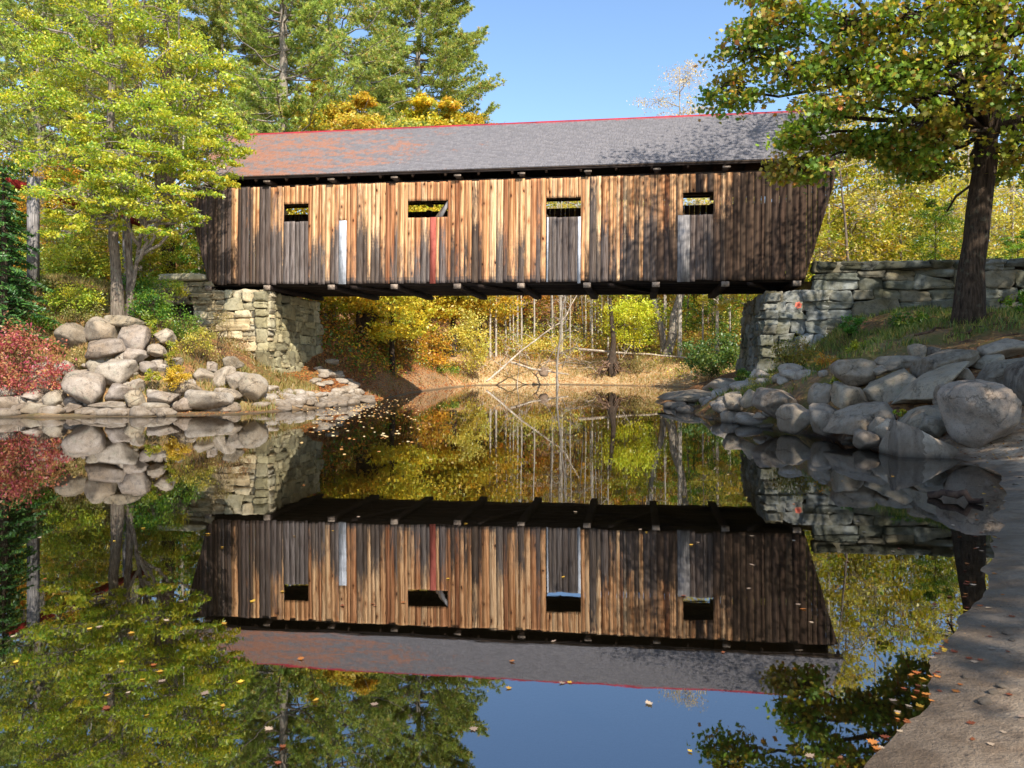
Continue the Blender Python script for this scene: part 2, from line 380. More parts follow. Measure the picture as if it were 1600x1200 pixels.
RB = [
 (1333, 579, 29, 22, -12, 18.6, 'rounded dark boulder at the upper left of the right pile', .85),
 (1396, 568, 35, 12, 0, 19.3, 'long flat grey slab in the top row of the right pile', .85),
 (1371, 579, 14, 7, -8, 18.3, 'small wedge stone jammed under the long flat slab', .95),
 (1396, 606, 45, 25, -8, 17.6, 'large oblong pitted boulder in the centre of the right pile', .92),
 (1327, 623, 29, 24, 10, 17.4, 'round pale grey boulder left of the large oblong one', 1.0),
 (1470, 567, 43, 16, -14, 17.6, 'dark olive leaning boulder on the top row, rising to the right', .62),
 (1452, 603, 56, 19, -38, 16.2, 'long slanting boulder pointing down left, between two piles', .95),
 (1503, 590, 15, 14, 10, 16.2, 'pale round stone behind the top of the slanting boulder', 1.05),
 (1434, 552, 14, 15, 20, 19.2, 'pale upright stone on the top row beside a black one', 1.2),
 (1456, 549, 12, 7, 0, 19.0, 'small black stone on the top row', .35),
 (1512, 554, 24, 9, 4, 18.4, 'whitish flat stone at the back below the tree roots', 1.25),
 (1564, 543, 34, 15, -8, 17.4, 'tan square topped block at the back right edge', 1.15),
 (1350, 660, 54, 24, -12, 16.2, 'wide low dark boulder with its foot in the water', .8),
 (1372, 667, 17, 15, -20, 15.6, 'warm tan stone in front of the wide low dark boulder', 1.0),
 (1293, 655, 25, 22, 8, 17.3, 'angular grey boulder at the waterline left of the wide low one', .9),
 (1350, 686, 19, 15, 0, 15.0, 'small tan dome stone standing in the water', 1.0),
 (1386, 680, 16, 22, -25, 14.8, 'pale upright stone beside the pointed wedge rock', 1.15),
 (1440, 652, 38, 17, -22, 15.2, 'low slanting boulder behind the pointed wedge rock', .95),
 (1456, 668, 22, 15, 15, 14.7, 'rounded grey stone between wedge rock and giant boulder', .9),
 (1533, 654, 56, 52, 4, 13.8, 'giant rounded boulder, largest of the right shore', .98),
 (1566, 584, 44, 22, -30, 15.8, 'big slanting brown slab behind the giant boulder', .68),
 (1602, 604, 26, 36, 10, 14.9, 'dark rough boulder at the right picture edge', .42),
 (1540, 566, 20, 9, -25, 17.0, 'small bluish stone left of the big slanting slab', .8),
 (1484, 624, 26, 26, -40, 15.3, 'grey boulder tucked between slanting boulder and giant', .88),
 (1283, 620, 16, 20, 10, 18.9, 'upright egg shaped stone above the waterline row', .95),
 (1246, 652, 28, 20, -15, 18.2, 'sloping tan grey boulder meeting the water', .98),
 (1211, 630, 34, 21, 8, 19.8, 'broad dark boulder with a flat top near the weeds', .72),
 (1172, 623, 15, 14, 0, 21.4, 'small rounded stone left of the broad dark boulder', .85),
 (1145, 627, 17, 13, 10, 22.3, 'low grey stone next to the rock spit', .85),
 (1187, 651, 11, 6, 0, 20.0, 'small pale stone poking out of the water', 1.15),
 (1085, 619, 52, 9, -5, 30.5, 'long flat rock spit under the right end of the bridge', .95),
 (1132, 603, 30, 12, -8, 30.6, 'tan boulder lying at the inner foot of the right abutment', 1.0),
 (1109, 635, 12, 4, -4, 27.5, 'small white flat stone on the rock spit', 1.35),
 (1168, 608, 24, 14, -10, 28.3, 'grey stone at the bottom corner of the right abutment', .85),
 (1226, 603, 16, 12, 0, 25.0, 'weathered stone half buried among the orange weeds', .8),
 (1300, 590, 16, 12, 0, 21.5, 'half buried grey stone left of the upper left boulder', .8),
 (1420, 700, 14, 6, 0, 14.2, 'small dark stone at the foot of the wedge rock', .6),
]

# ------------------------------------------------------------------ ground
shore = [on_water(px, py)[:2] for px, py in [(1392, 1200), (1425, 1100), (1492, 1020), (1535, 930), (1562, 830), (1572, 745), (1505, 716), (1400, 706),
         (1300, 684), (1200, 668), (1120, 655), (1060, 640), (1022, 628), (1050, 618), (1120, 611), (1165, 607), (1040, 604), (960, 602), (870, 600.5), (740, 602),
         (700, 606), (640, 614), (600, 623), (573, 631), (500, 637), (440, 642), (390, 647), (300, 650), (180, 652), (0, 652), (-300, 655)]]
water_poly = np.array([(0.85, 1.8), (1.25, 2.5)] + [tuple(p) for p in shore] + [(-30, 20), (-34, 5), (-30, -14), (-6, -15), (-2, -8), (-0.5, -1.5), (0.3, 0.6)])
def hash_noise(P, sc, seed=0):        # vectorised value noise
    q = P * sc; i = np.floor(q).astype(np.int64); f = q - i; f = f * f * (3 - 2 * f)
    def hh(a, b):
        n = (a * 374761393 + b * 668265263 + seed * 1013904223) & 0x7fffffff
        n = ((n ^ (n >> 13)) * 1274126177) & 0x7fffffff
        return ((n ^ (n >> 16)) & 0xffff) / 65535.0
    a, b, c, d = hh(i[:, 0], i[:, 1]), hh(i[:, 0] + 1, i[:, 1]), hh(i[:, 0], i[:, 1] + 1), hh(i[:, 0] + 1, i[:, 1] + 1)
    return (a * (1 - f[:, 0]) + b * f[:, 0]) * (1 - f[:, 1]) + (c * (1 - f[:, 0]) + d * f[:, 0]) * f[:, 1] - 0.5

def signed_water(P):
    P = P + np.column_stack([hash_noise(P, 1.3, 61) * .22 + hash_noise(P, 4.0, 62) * .10, hash_noise(P, 1.4, 63) * .22])
    A = water_poly; B = np.roll(A, -1, 0)
    best = np.full(len(P), 1e9); inside = np.zeros(len(P), bool)
    for a, b in zip(A, B):
        d = b - a; t = np.clip(((P - a) @ d) / (d @ d), 0, 1)
        best = np.minimum(best, np.hypot(*(P - a - t[:, None] * d).T))
        c = ((a[1] > P[:, 1]) != (b[1] > P[:, 1])) & (P[:, 0] < (b[0] - a[0]) * (P[:, 1] - a[1]) / (b[1] - a[1] + 1e-12) + a[0])
        inside ^= c
    return np.where(inside, -best, best)

ctrl = np.array([(3, 3, .14, .8), (6, 8, .16, 1.0), (14, 8, .2, 1.8), (4, -8, .15, 1.5), (9, 17, .6, 3.0), (14, 22, .45, 3.6), (20, 15, .3, 3), (24, 26, .4, 4), (9, 26, .4, 2.4),
    (12, 45, .4, 5), (25, 60, .3, 6), (0, 72, .35, 5), (-5, 85, .2, 9), (20, 90, .2, 10), (-12, 55, .5, 7), (-9, 42, .75, 6.5), (-20, 60, .5, 8),
    (-15, 28, 1.1, 5.2), (-24, 28, 1.0, 5.6), (-9, 32.5, .5, 1.6), (-30, 45, .5, 6.5), (-60, 40, .3, 8), (60, 40, .2, 8), (0, 200, .1, 16), (-100, 150, .1, 18), (100, 150, .1, 18), (0, -60, .1, 5), (60, -30, .1, 5), (-60, -30, .2, 6)])
anch_px = [(100, 432, 33), (0, 440, 33), (185, 488, 29.6), (250, 500, 30.8), (350, 522, 32.6), (380, 562, 31.5), (40, 520, 28.2), (300, 560, 29.6), (270, 600, 27.3),
    (420, 606, 32.3), (500, 622, 33.0), (545, 628, 33.3), (500, 565, 39), (490, 492, 41), (545, 525, 44), (560, 592, 40), (620, 603, 46), (660, 572, 53), (600, 545, 50),
    (800, 563, 68), (870, 552, 73), (960, 566, 67), (1045, 553, 70), (1110, 592, 57), (1110, 565, 62), (1150, 592, 47), (760, 592, 63), (900, 590, 65), (1000, 595, 62),
    (1200, 601, 28.6), (1240, 562, 26.8), (1300, 505, 28.3), (1400, 482, 27.8), (1510, 497, 21.5), (1600, 478, 25), (1600, 525, 19.5), (1400, 522, 24), (1330, 545, 21.5), (1175, 612, 29.0), (1230, 590, 24.5),
    (1540, 530, 18.5), (1450, 535, 20.5), (1700, 500, 21), (1700, 560, 16), (1700, 690, 12.5), (1610, 705, 12.6)]
anchors = [(*at(*a), max(0.8, a[2] * 0.045)) for a in anch_px]
for px, py, a, b, t, Y, lab, sh in LB + RB:
    c = at(px, py, Y)
    anchors.append((c[0], Y + 0.2, c[2] - 0.35 * b * Y / F - 0.12, 0.42))
anchors = np.array(anchors)

def fbm(P, sc, oct=4):
    return np.array([mnoise.fractal(Vector((x * sc, y * sc, 3.7)), 1.0, 2.0, oct) for x, y in P])
def height(P, want=False):
    d = signed_water(P)
    W = 1 / (((P[:, None, :] - ctrl[None, :, :2]) ** 2).sum(-1) + 4) ** 1.5
    W /= W.sum(1, keepdims=True)
    s, cap = W @ ctrl[:, 2], W @ ctrl[:, 3]
    dp = np.maximum(d, 0)
    h = cap * (1 - np.exp(-s * dp / cap))
    h0a = height_base(anchors[:, :2])
    num = np.zeros(len(P)); den = np.full(len(P), 0.08)
    for (ax, ay, az, sg), hb in zip(anchors, h0a):
        w = np.exp(-((P[:, 0] - ax) ** 2 + (P[:, 1] - ay) ** 2) / (2 * sg * sg))
        w = w / sg
        num += w * (az - hb); den += w
    h += num / den * sstep(0.0, 0.5, dp)
    rough = hash_noise(P, .6, 1) * .35 + hash_noise(P, 1.7, 2) * .16 + hash_noise(P, 4.3, 3) * .06
    sand = sstep(16, 11, P[:, 1]) * (P[:, 0] > 0)
    amp = sstep(0, 2.0, dp) * (1 - sand * .8)
    h += rough * amp * (0.6 + 0.4 * sstep(2, 6, dp))
    # ripples and scuffed hollows of the sand
    h += sand * sstep(0.15, 1.2, dp) * (hash_noise(P, 1.6, 5) * .20 + hash_noise(P, 4.5, 6) * .11 + hash_noise(P, 9, 7) * .06 + hash_noise(P, 19, 8) * .028)
    h = np.where(d > 0, np.maximum(h, 0.002 + np.minimum(dp * .05, .06)), 0)
    h = np.where(d <= 0, -np.minimum(1.1, 0.002 + 0.11 * -d), h)
    h += sstep(100, 165, P[:, 1]) * 17 * sstep(900, 500, P[:, 1])
    # road fill behind the walls
    u = (P[:, 0] - B0[0]) * CT - (P[:, 1] - B0[1]) * ST; v = (P[:, 0] - B0[0]) * ST + (P[:, 1] - B0[1]) * CT
    fr = sstep(uof(1196) + .9, uof(1196) + 1.3, u) * sstep(0.35, 0.6, v) * sstep(12, 6, v)
    h = h * (1 - fr) + 5.0 * fr
    fl = sstep(uof(415) - .9, uof(415) - 1.3, u) * sstep(0.4, 0.8, v) * sstep(12, 6, v) * sstep(-45, -20, u)
    h = h * (1 - fl) + 5.05 * fl
    return (h, d) if want else h
def height_base(P):
    d = signed_water(P); W = 1 / (((P[:, None, :] - ctrl[None, :, :2]) ** 2).sum(-1) + 4) ** 1.5
    W /= W.sum(1, keepdims=True); s, cap = W @ ctrl[:, 2], W @ ctrl[:, 3]; dp = np.maximum(d, 0)
    return cap * (1 - np.exp(-s * dp / cap))

def axis(segs):
    out = [segs[0][0]]
    for a, b, st in segs:
        n = max(1, int(round((b - a) / st))); out += list(np.linspace(a, b, n + 1)[1:])
    return np.array(out)
gx = axis([(-900, -200, 70), (-200, -60, 10), (-60, -28, 1.0), (-28, .9, .32), (.9, 4.6, .06), (4.6, 6, .12), (6, 24, .25), (24, 60, 1.2), (60, 200, 10), (200, 900, 70)])
gy = axis([(-500, -60, 40), (-60, -12, 3), (-12, 2, .6), (2, 2.4, .2), (2.4, 6.6, .065), (6.6, 9, .12), (9, 36, .27), (36, 80, .6), (80, 120, 2), (120, 300, 12), (300, 1500, 120)])
GX, GY = np.meshgrid(gx, gy)
PP = np.stack([GX.ravel(), GY.ravel()], 1)
HH, DD = height(PP, True)
HG = HH.reshape(GX.shape)
def ground_z(x, y):
    x, y = np.atleast_1d(x).astype(float), np.atleast_1d(y).astype(float)
    i = np.clip(np.searchsorted(gx, x) - 1, 0, len(gx) - 2); j = np.clip(np.searchsorted(gy, y) - 1, 0, len(gy) - 2)
    fx = (x - gx[i]) / (gx[i + 1] - gx[i]); fy = (y - gy[j]) / (gy[j + 1] - gy[j])
    return (HG[j, i] * (1 - fx) + HG[j, i + 1] * fx) * (1 - fy) + (HG[j + 1, i] * (1 - fx) + HG[j + 1, i + 1] * fx) * fy

def ground_material():
    m, nt, out = new_mat('bank_soil'); h = NT(nt); v = h.coord()
    a = h.sep(h.attr('reg')); sandw, pale, grass = a[0], a[1], a[2]
    pos = h.sep(v)
    n1 = h.noise(v, 1.2, 6, 0.65); n2 = h.noise(v, 9, 6, 0.7); n3 = h.noise(v, 55, 4, 0.7)
    cell = h.vor(v, 11, out='Color'); cs = h.sep(cell)[0]
    litter = h.ramp(cs, [(0.0, lin(98, 66, 42)), (0.25, lin(150, 100, 58)), (0.5, lin(120, 78, 48)), (0.75, lin(176, 128, 78)), (1.0, lin(84, 58, 40))], 'CONSTANT')
    litter = h.mix(h.ramp(n2, [(0.35, 0.0), (0.65, 0.6)]), litter, lin(88, 66, 46))
    palec = h.mix(h.ramp(n2, [(0.35, 0.0), (0.65, 1.0)]), lin(214, 190, 146), lin(160, 134, 96))
    palec = h.mix(h.ramp(cs, [(0.6, 0.0), (0.75, 0.5)]), palec, lin(196, 140, 84))
    c = h.mix(pale, litter, palec)
    gc = h.mix(n2, lin(74, 82, 34), lin(120, 112, 56))
    c = h.mix(h.math('MULTIPLY', grass, h.ramp(n1, [(0.4, 0.0), (0.6, 1.0)])), c, gc)
    sc = h.mix(h.ramp(h.noise(v, 2.4, 6, 0.65), [(0.42, 0.0), (0.58, 1.0)]), lin(222, 196, 166), lin(166, 140, 112))
    sc = h.mix(h.ramp(n3, [(0.56, 0.0), (0.7, 0.7)]), sc, lin(98, 84, 72))
    sc = h.mix(h.ramp(h.noise(v, 13, 7, 0.8), [(0.53, 0.0), (0.66, 0.7)]), sc, lin(104, 88, 74))
    c = h.mix(sandw, c, sc)
    wz = h.math('ADD', pos[2], h.math('MULTIPLY', h.math('SUBTRACT', h.noise(v, 3.5, 5), 0.5), 0.06))
    wet = h.ramp(h.math('MULTIPLY_ADD', wz, 1.0, 0.5), [(0.515, 1.0), (0.64, 0.0)])
    c = h.mix(h.math('MULTIPLY', wet, 0.8), c, lin(76, 62, 48))
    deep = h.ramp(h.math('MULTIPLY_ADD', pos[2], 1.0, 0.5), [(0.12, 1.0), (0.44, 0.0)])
    c = h.mix(deep, c, lin(30, 24, 16))  # bed colour darkens with depth, standing in for light absorbed by the water
    clod = h.noise(v, 22, 6, 0.8)
    hg = h.math('ADD', h.math('MULTIPLY', n2, 1.0), h.math('ADD', h.math('MULTIPLY', n3, 0.35), h.math('MULTIPLY', clod, 0.5)))
    h.link(h.principled(c, h.math('MULTIPLY_ADD', wet, -0.45, 0.95), h.bump(hg, 0.9, 0.06), 0.3), out.inputs[0])
    return m
def build_ground():
    ny, nx = GX.shape
    i, j = np.meshgrid(np.arange(ny - 1), np.arange(nx - 1), indexing='ij')
    f = np.stack([i * nx + j, i * nx + j + 1, (i + 1) * nx + j + 1, (i + 1) * nx + j], -1).reshape(-1, 4)
    g = Geo(); g.add(np.column_stack([PP, HH]), f)
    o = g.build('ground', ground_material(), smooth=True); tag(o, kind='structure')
    x, y = PP.T
    sand = (x > 0) * sstep(15.5, 12.5, y) * sstep(9, 5, DD - 0.2 * y)
    sand = np.maximum(sand, (y < 2) * 1.0)
    pale = sstep(54, 58, y) * sstep(9, 4, DD) * (x > -14) * (x < 20)
    pale = np.maximum(pale, 0.35 * sstep(34, 37, y) * sstep(1.6, .5, DD) * (x < 2))
    pale = np.maximum(pale, 0.7 * ((y > 21) & (y < 34) & (x > -20) & (x < -4)) * sstep(4, 2.0, DD))
    pale = np.maximum(pale, 0.55 * np.exp(-((x - 9.8) ** 2 / 6 + (y - 21.5) ** 2 / 3)))  # pool of sunlight painted as a pale patch on the right bank
    grass = ((x > 6) & (y > 18) & (y < 31)) * 0.9 + ((x < -9) & (y < 37)) * 0.7
    a = o.data.attributes.new('reg', 'FLOAT_COLOR', 'POINT')
    a.data.foreach_set('color', np.column_stack([sand, pale, grass, np.ones(len(x))]).ravel())
    return o
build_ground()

# ------------------------------------------------------------------ water
def water_material():
    m, nt, out = new_mat('pond_water'); h = NT(nt); v = h.coord()
    r1 = h.noise(h.map(v, (0.9, 1.6, 1)), 1.1, 3, 0.5)
    r2 = h.noise(h.map(v, (5, 9, 1)), 1.0, 3, 0.55)
    y = h.sep(v)[1]
    hgt = h.math('ADD', h.math('MULTIPLY', r1, 0.8), h.math('MULTIPLY', r2, 0.06))
    nrm = h.bump(hgt, 0.014, 0.05)
    fr = h.n('ShaderNodeFresnel'); fr.inputs['IOR'].default_value = 3.6; h.link(nrm, fr.inputs['Normal'])
    g = h.n('ShaderNodeBsdfGlossy'); g.inputs['Roughness'].default_value = 0.012; g.inputs[0].default_value = (0.97, 0.98, 1.0, 1); h.link(nrm, g.inputs['Normal'])
    t = h.n('ShaderNodeBsdfTransparent'); t.inputs[0].default_value = (0.62, 0.54, 0.40, 1)
    d = h.n('ShaderNodeBsdfDiffuse'); d.inputs[0].default_value = (0.012, 0.009, 0.004, 1)
    b = h.n('ShaderNodeMixShader'); b.inputs[0].default_value = 0.2; h.link(t.outputs[0], b.inputs[1]); h.link(d.outputs[0], b.inputs[2])
    mx = h.n('ShaderNodeMixShader'); h.link(fr.outputs[0], mx.inputs[0]); h.link(b.outputs[0], mx.inputs[1]); h.link(g.outputs[0], mx.inputs[2])
    h.link(mx.outputs[0], out.inputs[0])
    return m
g = Geo(); g.add([(-60, -40, 0), (40, -40, 0), (40, 74, 0), (-60, 74, 0)], [(0, 1, 2, 3)])
tag(g.build('water', water_material()), kind='structure')

# ------------------------------------------------------------------ stones
def ico(n):
    import bmesh
    bm = bmesh.new(); bmesh.ops.create_icosphere(bm, subdivisions=n, radius=1)
    V = np.array([v.co[:] for v in bm.verts]); Fc = np.array([[v.index for v in f.verts] for f in bm.faces]); bm.free()
    return unit(V), Fc
ICO5, ICO4, ICO2, ICO3 = ico(5), ico(4), ico(2), ico(3)
def cube_grid():
    t = np.array([-1, -.86, -.45, 0, .45, .86, 1.0]); k = len(t); V, Fc = [], []
    for ax in range(3):
        for sg in (-1, 1):
            o = len(V)
            for a in t:
                for b in t:
                    p = [0, 0, 0]; p[ax] = sg; p[(ax + 1) % 3] = a; p[(ax + 2) % 3] = b; V.append(p)
            for i in range(k - 1):
                for j in range(k - 1):
                    q = (o + i * k + j, o + (i + 1) * k + j, o + (i + 1) * k + j + 1, o + i * k + j + 1)
                    Fc.append(q if sg > 0 else q[::-1])
    V = np.array(V, float)
    key = {}; idx = []
    for p in np.round(V, 4):
        idx.append(key.setdefault(tuple(p), len(key)))
    U = np.array(list(key.keys())); return U, np.array(idx)[np.array(Fc)]
BLK = cube_grid()
def smin(a, b, k):
    h = np.clip(0.5 + 0.5 * (b - a) / k, 0, 1)
    return b * (1 - h) + a * h - k * h * (1 - h)
def rock_points(seed, dims, ICO, planes=7, p=2.5, rough=0.05):
    r_ = np.random.default_rng(seed); D = ICO[0]
    r = (np.abs(D) ** p).sum(1) ** (-1 / p)
    for _ in range(planes):
        n = unit(r_.normal(size=3)); hgt = r_.uniform(.60, .90)
        dn = D @ n
        r = np.where(dn > 0.15, smin(r, hgt / np.maximum(dn, 0.15), 0.045), r)
    V = D * r[:, None]
    off = r_.uniform(0, 50, 3)
    nn = np.array([mnoise.fractal(Vector(q * 1.6 + off), 0.9, 2.1, 5) for q in V])
    V = V * (1 + rough * nn)[:, None]
    return V * np.asarray(dims)
def rot_view(V, deg):                 # tilt clockwise in the picture for positive angles
    a = math.radians(-deg) * -1; c, s = math.cos(a), math.sin(a)
    return np.stack([V[:, 0] * c + V[:, 2] * s, V[:, 1], -V[:, 0] * s + V[:, 2] * c], 1)
def boulder(k, px, py, a, b, t, Y, lab, sh, mat, grp):
    c = at(px, py, Y); sx, sz = a * Y / F * 1.1, b * Y / F * 1.14
    sy = max(sx, sz) * 0.8 + 0.12
    big = a > 40
    V = rock_points(100 + k, (sx, sy, sz), ICO5 if a > 40 else ICO4, planes=9 + k % 5, p=2.6 + (k % 3) * .5, rough=0.075)
    V = rot_view(V, t)
    r_ = np.random.default_rng(k)
    col = np.array([1.0, 1.0, 1.0]) * sh * (.86 if mat is ROCK_R else .94) * r_.uniform(.85, 1.08) * np.array([1, r_.uniform(.96, 1.0), r_.uniform(.9, 1.0)])
    g = Geo(); g.add(V, (ICO5 if big else ICO4)[1], col)
    o = g.build('boulder', mat, smooth=True, loc=c)
    return tag(o, lab, 'boulder', grp)
for k, q in enumerate(LB): boulder(k, *q, ROCK_L, 'boulders on the left bank')
for k, q in enumerate(RB): boulder(k + 60, *q, ROCK_R, 'boulders on the right bank')
# pointed wedge rock with a darker left face
def wedge_rock():
    c = at(1452, 690, 14.0); s = 14.0 / F
    pts = [(-57, -10), (-54, 34), (-30, 18), (-10, 12), (20, -4), (56, -18), (60, -30), (20, -34), (-57, -34)]
    import bmesh
    bm = bmesh.new()
    for (x, z), (y0, y1) in zip(pts, [(-.1, .5), (-.05, .12), (-.12, .5), (-.28, .6), (-.2, .6), (-.1, .3), (-.15, .3), (-.5, .6), (-.25, .6)]):
        bm.verts.new((x * s, y0, z * s)); bm.verts.new((x * s, y1, z * s))
    bm.verts.new((-28 * s, -.34, -18 * s))
    r = bmesh.ops.convex_hull(bm, input=bm.verts[:])
    bmesh.ops.delete(bm, geom=[e for e in r['geom_interior'] if isinstance(e, bmesh.types.BMVert)], context='VERTS')
    bmesh.ops.triangulate(bm, faces=bm.faces[:])
    bmesh.ops.subdivide_edges(bm, edges=bm.edges[:], cuts=6, use_grid_fill=True)
    bm.verts.ensure_lookup_table()
    bmesh.ops.triangulate(bm, faces=bm.faces[:])
    for v in bm.verts:
        n = mnoise.fractal(v.co * 3.0, .9, 2.0, 4); v.co += v.normal * n * .025
    V = np.array([v.co[:] for v in bm.verts]); Fc = np.array([[v.index for v in f.verts] for f in bm.faces])
    cols = np.ones((len(Fc), 3)) * 1.12
    cen = V[Fc].mean(1)
    cols[(cen[:, 0] < -22 * s) & (cen[:, 1] < .15)] = (.42, .40, .4)
    g = Geo(); g.add(V, Fc, cols); bm.free()
    tag(g.build('boulder', ROCK_R, loc=c), 'pale pointed wedge rock with dark left face in the water', 'boulder', 'boulders on the right bank')
wedge_rock()
# cobbles of the shoal at the foot of the left abutment
CB = []
for k in range(6):
    V = rock_points(900 + k, (1, 1, .55), ICO3, 6, 2.6, .06)
    g = Geo(); g.add(V, ICO3[1], np.ones(3) * (1.0 + .06 * (k % 3)))
    CB.append(g)
cob_src = []
cand = np.column_stack([rng.uniform(-11.5, -5.8, 4000), rng.uniform(27.5, 36, 4000)]); cd = signed_water(cand)
cand = cand[(cd > -.05) & (cd < 1.7) & (cand[:, 0] / cand[:, 1] * F + CX > 400) & (cand[:, 0] / cand[:, 1] * F + CX < 575)][:125]
for k, (cx_, cy_) in enumerate(cand):
    if k < 6: o = CB[k].build('cobble', ROCK_L, smooth=True); cob_src.append(o)
    else: o = cob_src[k % 6].copy(); COL.objects.link(o)
    sz = rng.uniform(.14, .36); o.location = (cx_, cy_, ground_z(cx_, cy_)[0] + sz * .18)
    o.rotation_euler = (rng.uniform(-.2, .2), rng.uniform(-.2, .2), rng.uniform(0, 6.28)); o.scale = (sz * rng.uniform(.8, 1.4), sz, sz * rng.uniform(.7, 1.3))
    tag(o, 'pale cobble on the stony shoal below the left abutment', 'cobble', 'cobbles of the shoal by the left abutment')
cand = np.column_stack([rng.uniform(5.4, 8.6, 3000), rng.uniform(18, 31, 3000)]); cd = signed_water(cand); cand = cand[(cd > -.1) & (cd < 2.4)][:60]
for k, (cx_, cy_) in enumerate(cand):
    o = cob_src[k % 6].copy(); COL.objects.link(o); o.data = cob_src[k % 6].data
    sz = rng.uniform(.12, .38); o.location = (cx_, cy_, ground_z(cx_, cy_)[0] + sz * .15)
    o.rotation_euler = (rng.uniform(-.3, .3), rng.uniform(-.3, .3), rng.uniform(0, 6.28)); o.scale = (sz * rng.uniform(.9, 1.5), sz, sz * rng.uniform(.8, 1.5))
    tag(o, 'grey stone among the weeds on the slope right of the rock spit', 'stone', 'stones on the slope by the rock spit')
cand = np.column_stack([rng.uniform(-17.5, -9.5, 4000), rng.uniform(24.5, 29.5, 4000)]); cd = signed_water(cand); cand = cand[(cd > -.1) & (cd < 3.6)][:90]
for k, (cx_, cy_) in enumerate(cand):
    o = cob_src[k % 6].copy(); COL.objects.link(o)
    sz = rng.uniform(.12, .34); o.location = (cx_, cy_, ground_z(cx_, cy_)[0] + sz * .2)
    o.rotation_euler = (rng.uniform(-.3, .3), rng.uniform(-.3, .3), rng.uniform(0, 6.28)); o.scale = (sz * rng.uniform(.9, 1.5), sz, sz * rng.uniform(.9, 1.6))
    tag(o, 'small stone filling the gaps between the left bank boulders', 'stone', 'small stones between the left boulders')
# dark rocks behind the shoal in the bridge's shade, and small stones along the right waterline
for k in range(16):
    px, py, Y = rng.uniform(490, 560), 0, rng.uniform(35, 39)
    x = (px - CX) / F * Y; z = ground_z(x, Y)[0]; o = cob_src[k % 6].copy(); COL.objects.link(o)
    o.location = (x, Y, z + .05); s = rng.uniform(.2, .42); o.scale = (s * 1.3, s, s * .9); o.rotation_euler[2] = rng.uniform(0, 6)
    tag(o, 'shaded grey rock behind the shoal under the bridge', 'rock', 'shaded rocks under the bridge')
for k in range(14):
    i = k % 7; px = [1120, 1160, 1225, 1265, 1310, 1330, 1408][i] + rng.uniform(-14, 14); py = [652, 655, 668, 672, 680, 688, 704][i] + rng.uniform(-2, 5)
    c = on_water(px, py); s = rng.uniform(.08, .18); o = cob_src[k % 6].copy(); COL.objects.link(o)
    o.location = c; o.scale = (s * 1.3, s, s); o.rotation_euler[2] = rng.uniform(0, 6)
    tag(o, 'small stone in the shallows below the right bank boulders', 'stone', 'small stones along the right waterline')

# ------------------------------------------------------------------ masonry
def masonry(g, O, U, V, N, L, H, ch=(.18, .42), ln=(.3, 1.1), seed=0, depth=.3, cols=None, round_=4.0, topline=None):
    """irregular dry stone laid over a patch: O corner, U along, V up (may lean), N outward"""
    r_ = np.random.default_rng(seed); O, U, V, N = map(lambda q: np.asarray(q, float), (O, U, V, N))
    base = BLK[0] / ((np.abs(BLK[0]) ** round_).sum(1) ** (1 / round_))[:, None] * 1.0
    cells = []
    def split(x, z, w, h, lv=0):      # irregular: cut until every cell is stone sized
        hm, wm = r_.uniform(*ch), r_.uniform(*ln)
        if h > hm * 1.55 and (h > w * .45 or w <= wm * 1.3):
            f = r_.uniform(.3, .7); split(x, z, w, h * f, lv + 1); split(x, z + h * f, w, h * (1 - f), lv + 1)
        elif w > wm * 1.4:
            f = r_.uniform(.28, .72); split(x, z, w * f, h, lv + 1); split(x + w * f, z, w * (1 - f), h, lv + 1)
        elif h > hm * 1.9:
            f = r_.uniform(.35, .65); split(x, z, w, h * f, lv + 1); split(x, z + h * f, w, h * (1 - f), lv + 1)
        else: cells.append((x, z, w, h))
    nrow = max(1, int(round(H / (ch[1] * 1.9)))); zc = 0
    for i in range(nrow):
        hh = H / nrow; split(-r_.uniform(0, .15), zc, L + .15, hh); zc += hh
    for x, z, w, h in cells:
        if topline is not None and z + h * .5 > topline(x + w / 2): continue
        q = base.copy()
        sh, tp, tq = r_.normal(0, .13), r_.normal(0, .12), r_.normal(0, .14)
        a = q[:, 0] * (1 + tp * q[:, 2]) + sh * q[:, 2] * h / w; b = q[:, 2] * (1 + tq * q[:, 0]) + r_.normal(0, .10) * q[:, 0]
        bump = .12 * np.sin(q[:, 0] * r_.uniform(1, 4) + r_.uniform(0, 6)) + .09 * np.sin(q[:, 2] * r_.uniform(2, 6) + r_.uniform(0, 6)) + .05 * np.sin(q[:, 0] * 9 + q[:, 2] * 7 + r_.uniform(0, 6))
        edge = 1 + .035 * np.sin(q[:, 0] * 5 + r_.uniform(0, 6)) + .03 * np.sin(q[:, 2] * 6 + r_.uniform(0, 6))
        out = r_.uniform(-.07, .07)
        P = O + np.outer(x + w / 2 + a * edge * (w / 2) * 1.02, U) + np.outer(z + h / 2 + b * edge * (h / 2) * 1.0, V) + np.outer(out + q[:, 1] * -depth * .5 + bump * depth * .5, N) - N * depth * .5
        cc = np.asarray(cols[r_.integers(len(cols))]) * r_.uniform(.72, 1.14) if cols else (1, 1, 1)
        P += r_.normal(0, .011, P.shape)
        g.add(P, BLK[1], cc)
TAN = [(1, 1, 1), (1.15, 1.1, .98), (.8, .8, .78), (1.1, 1.0, .85), (.95, .98, .92), (1.25, 1.22, 1.15)]
OLV = [(.72, .74, .62), (.8, .82, .7), (.62, .64, .55), (.76, .76, .66), (.52, .54, .48)]  # olive stones, darkened overall to paint shade onto the inner face
GRY = [(1, 1, 1), (.9, .92, .95), (.75, .77, .78), (1.1, 1.1, 1.08), (1.0, .88, .7), (.82, .84, .8)]
Ub = np.array([CT, -ST, 0]); Vb = np.array([ST, CT, 0]); Zb = np.array([0, 0, 1.0])
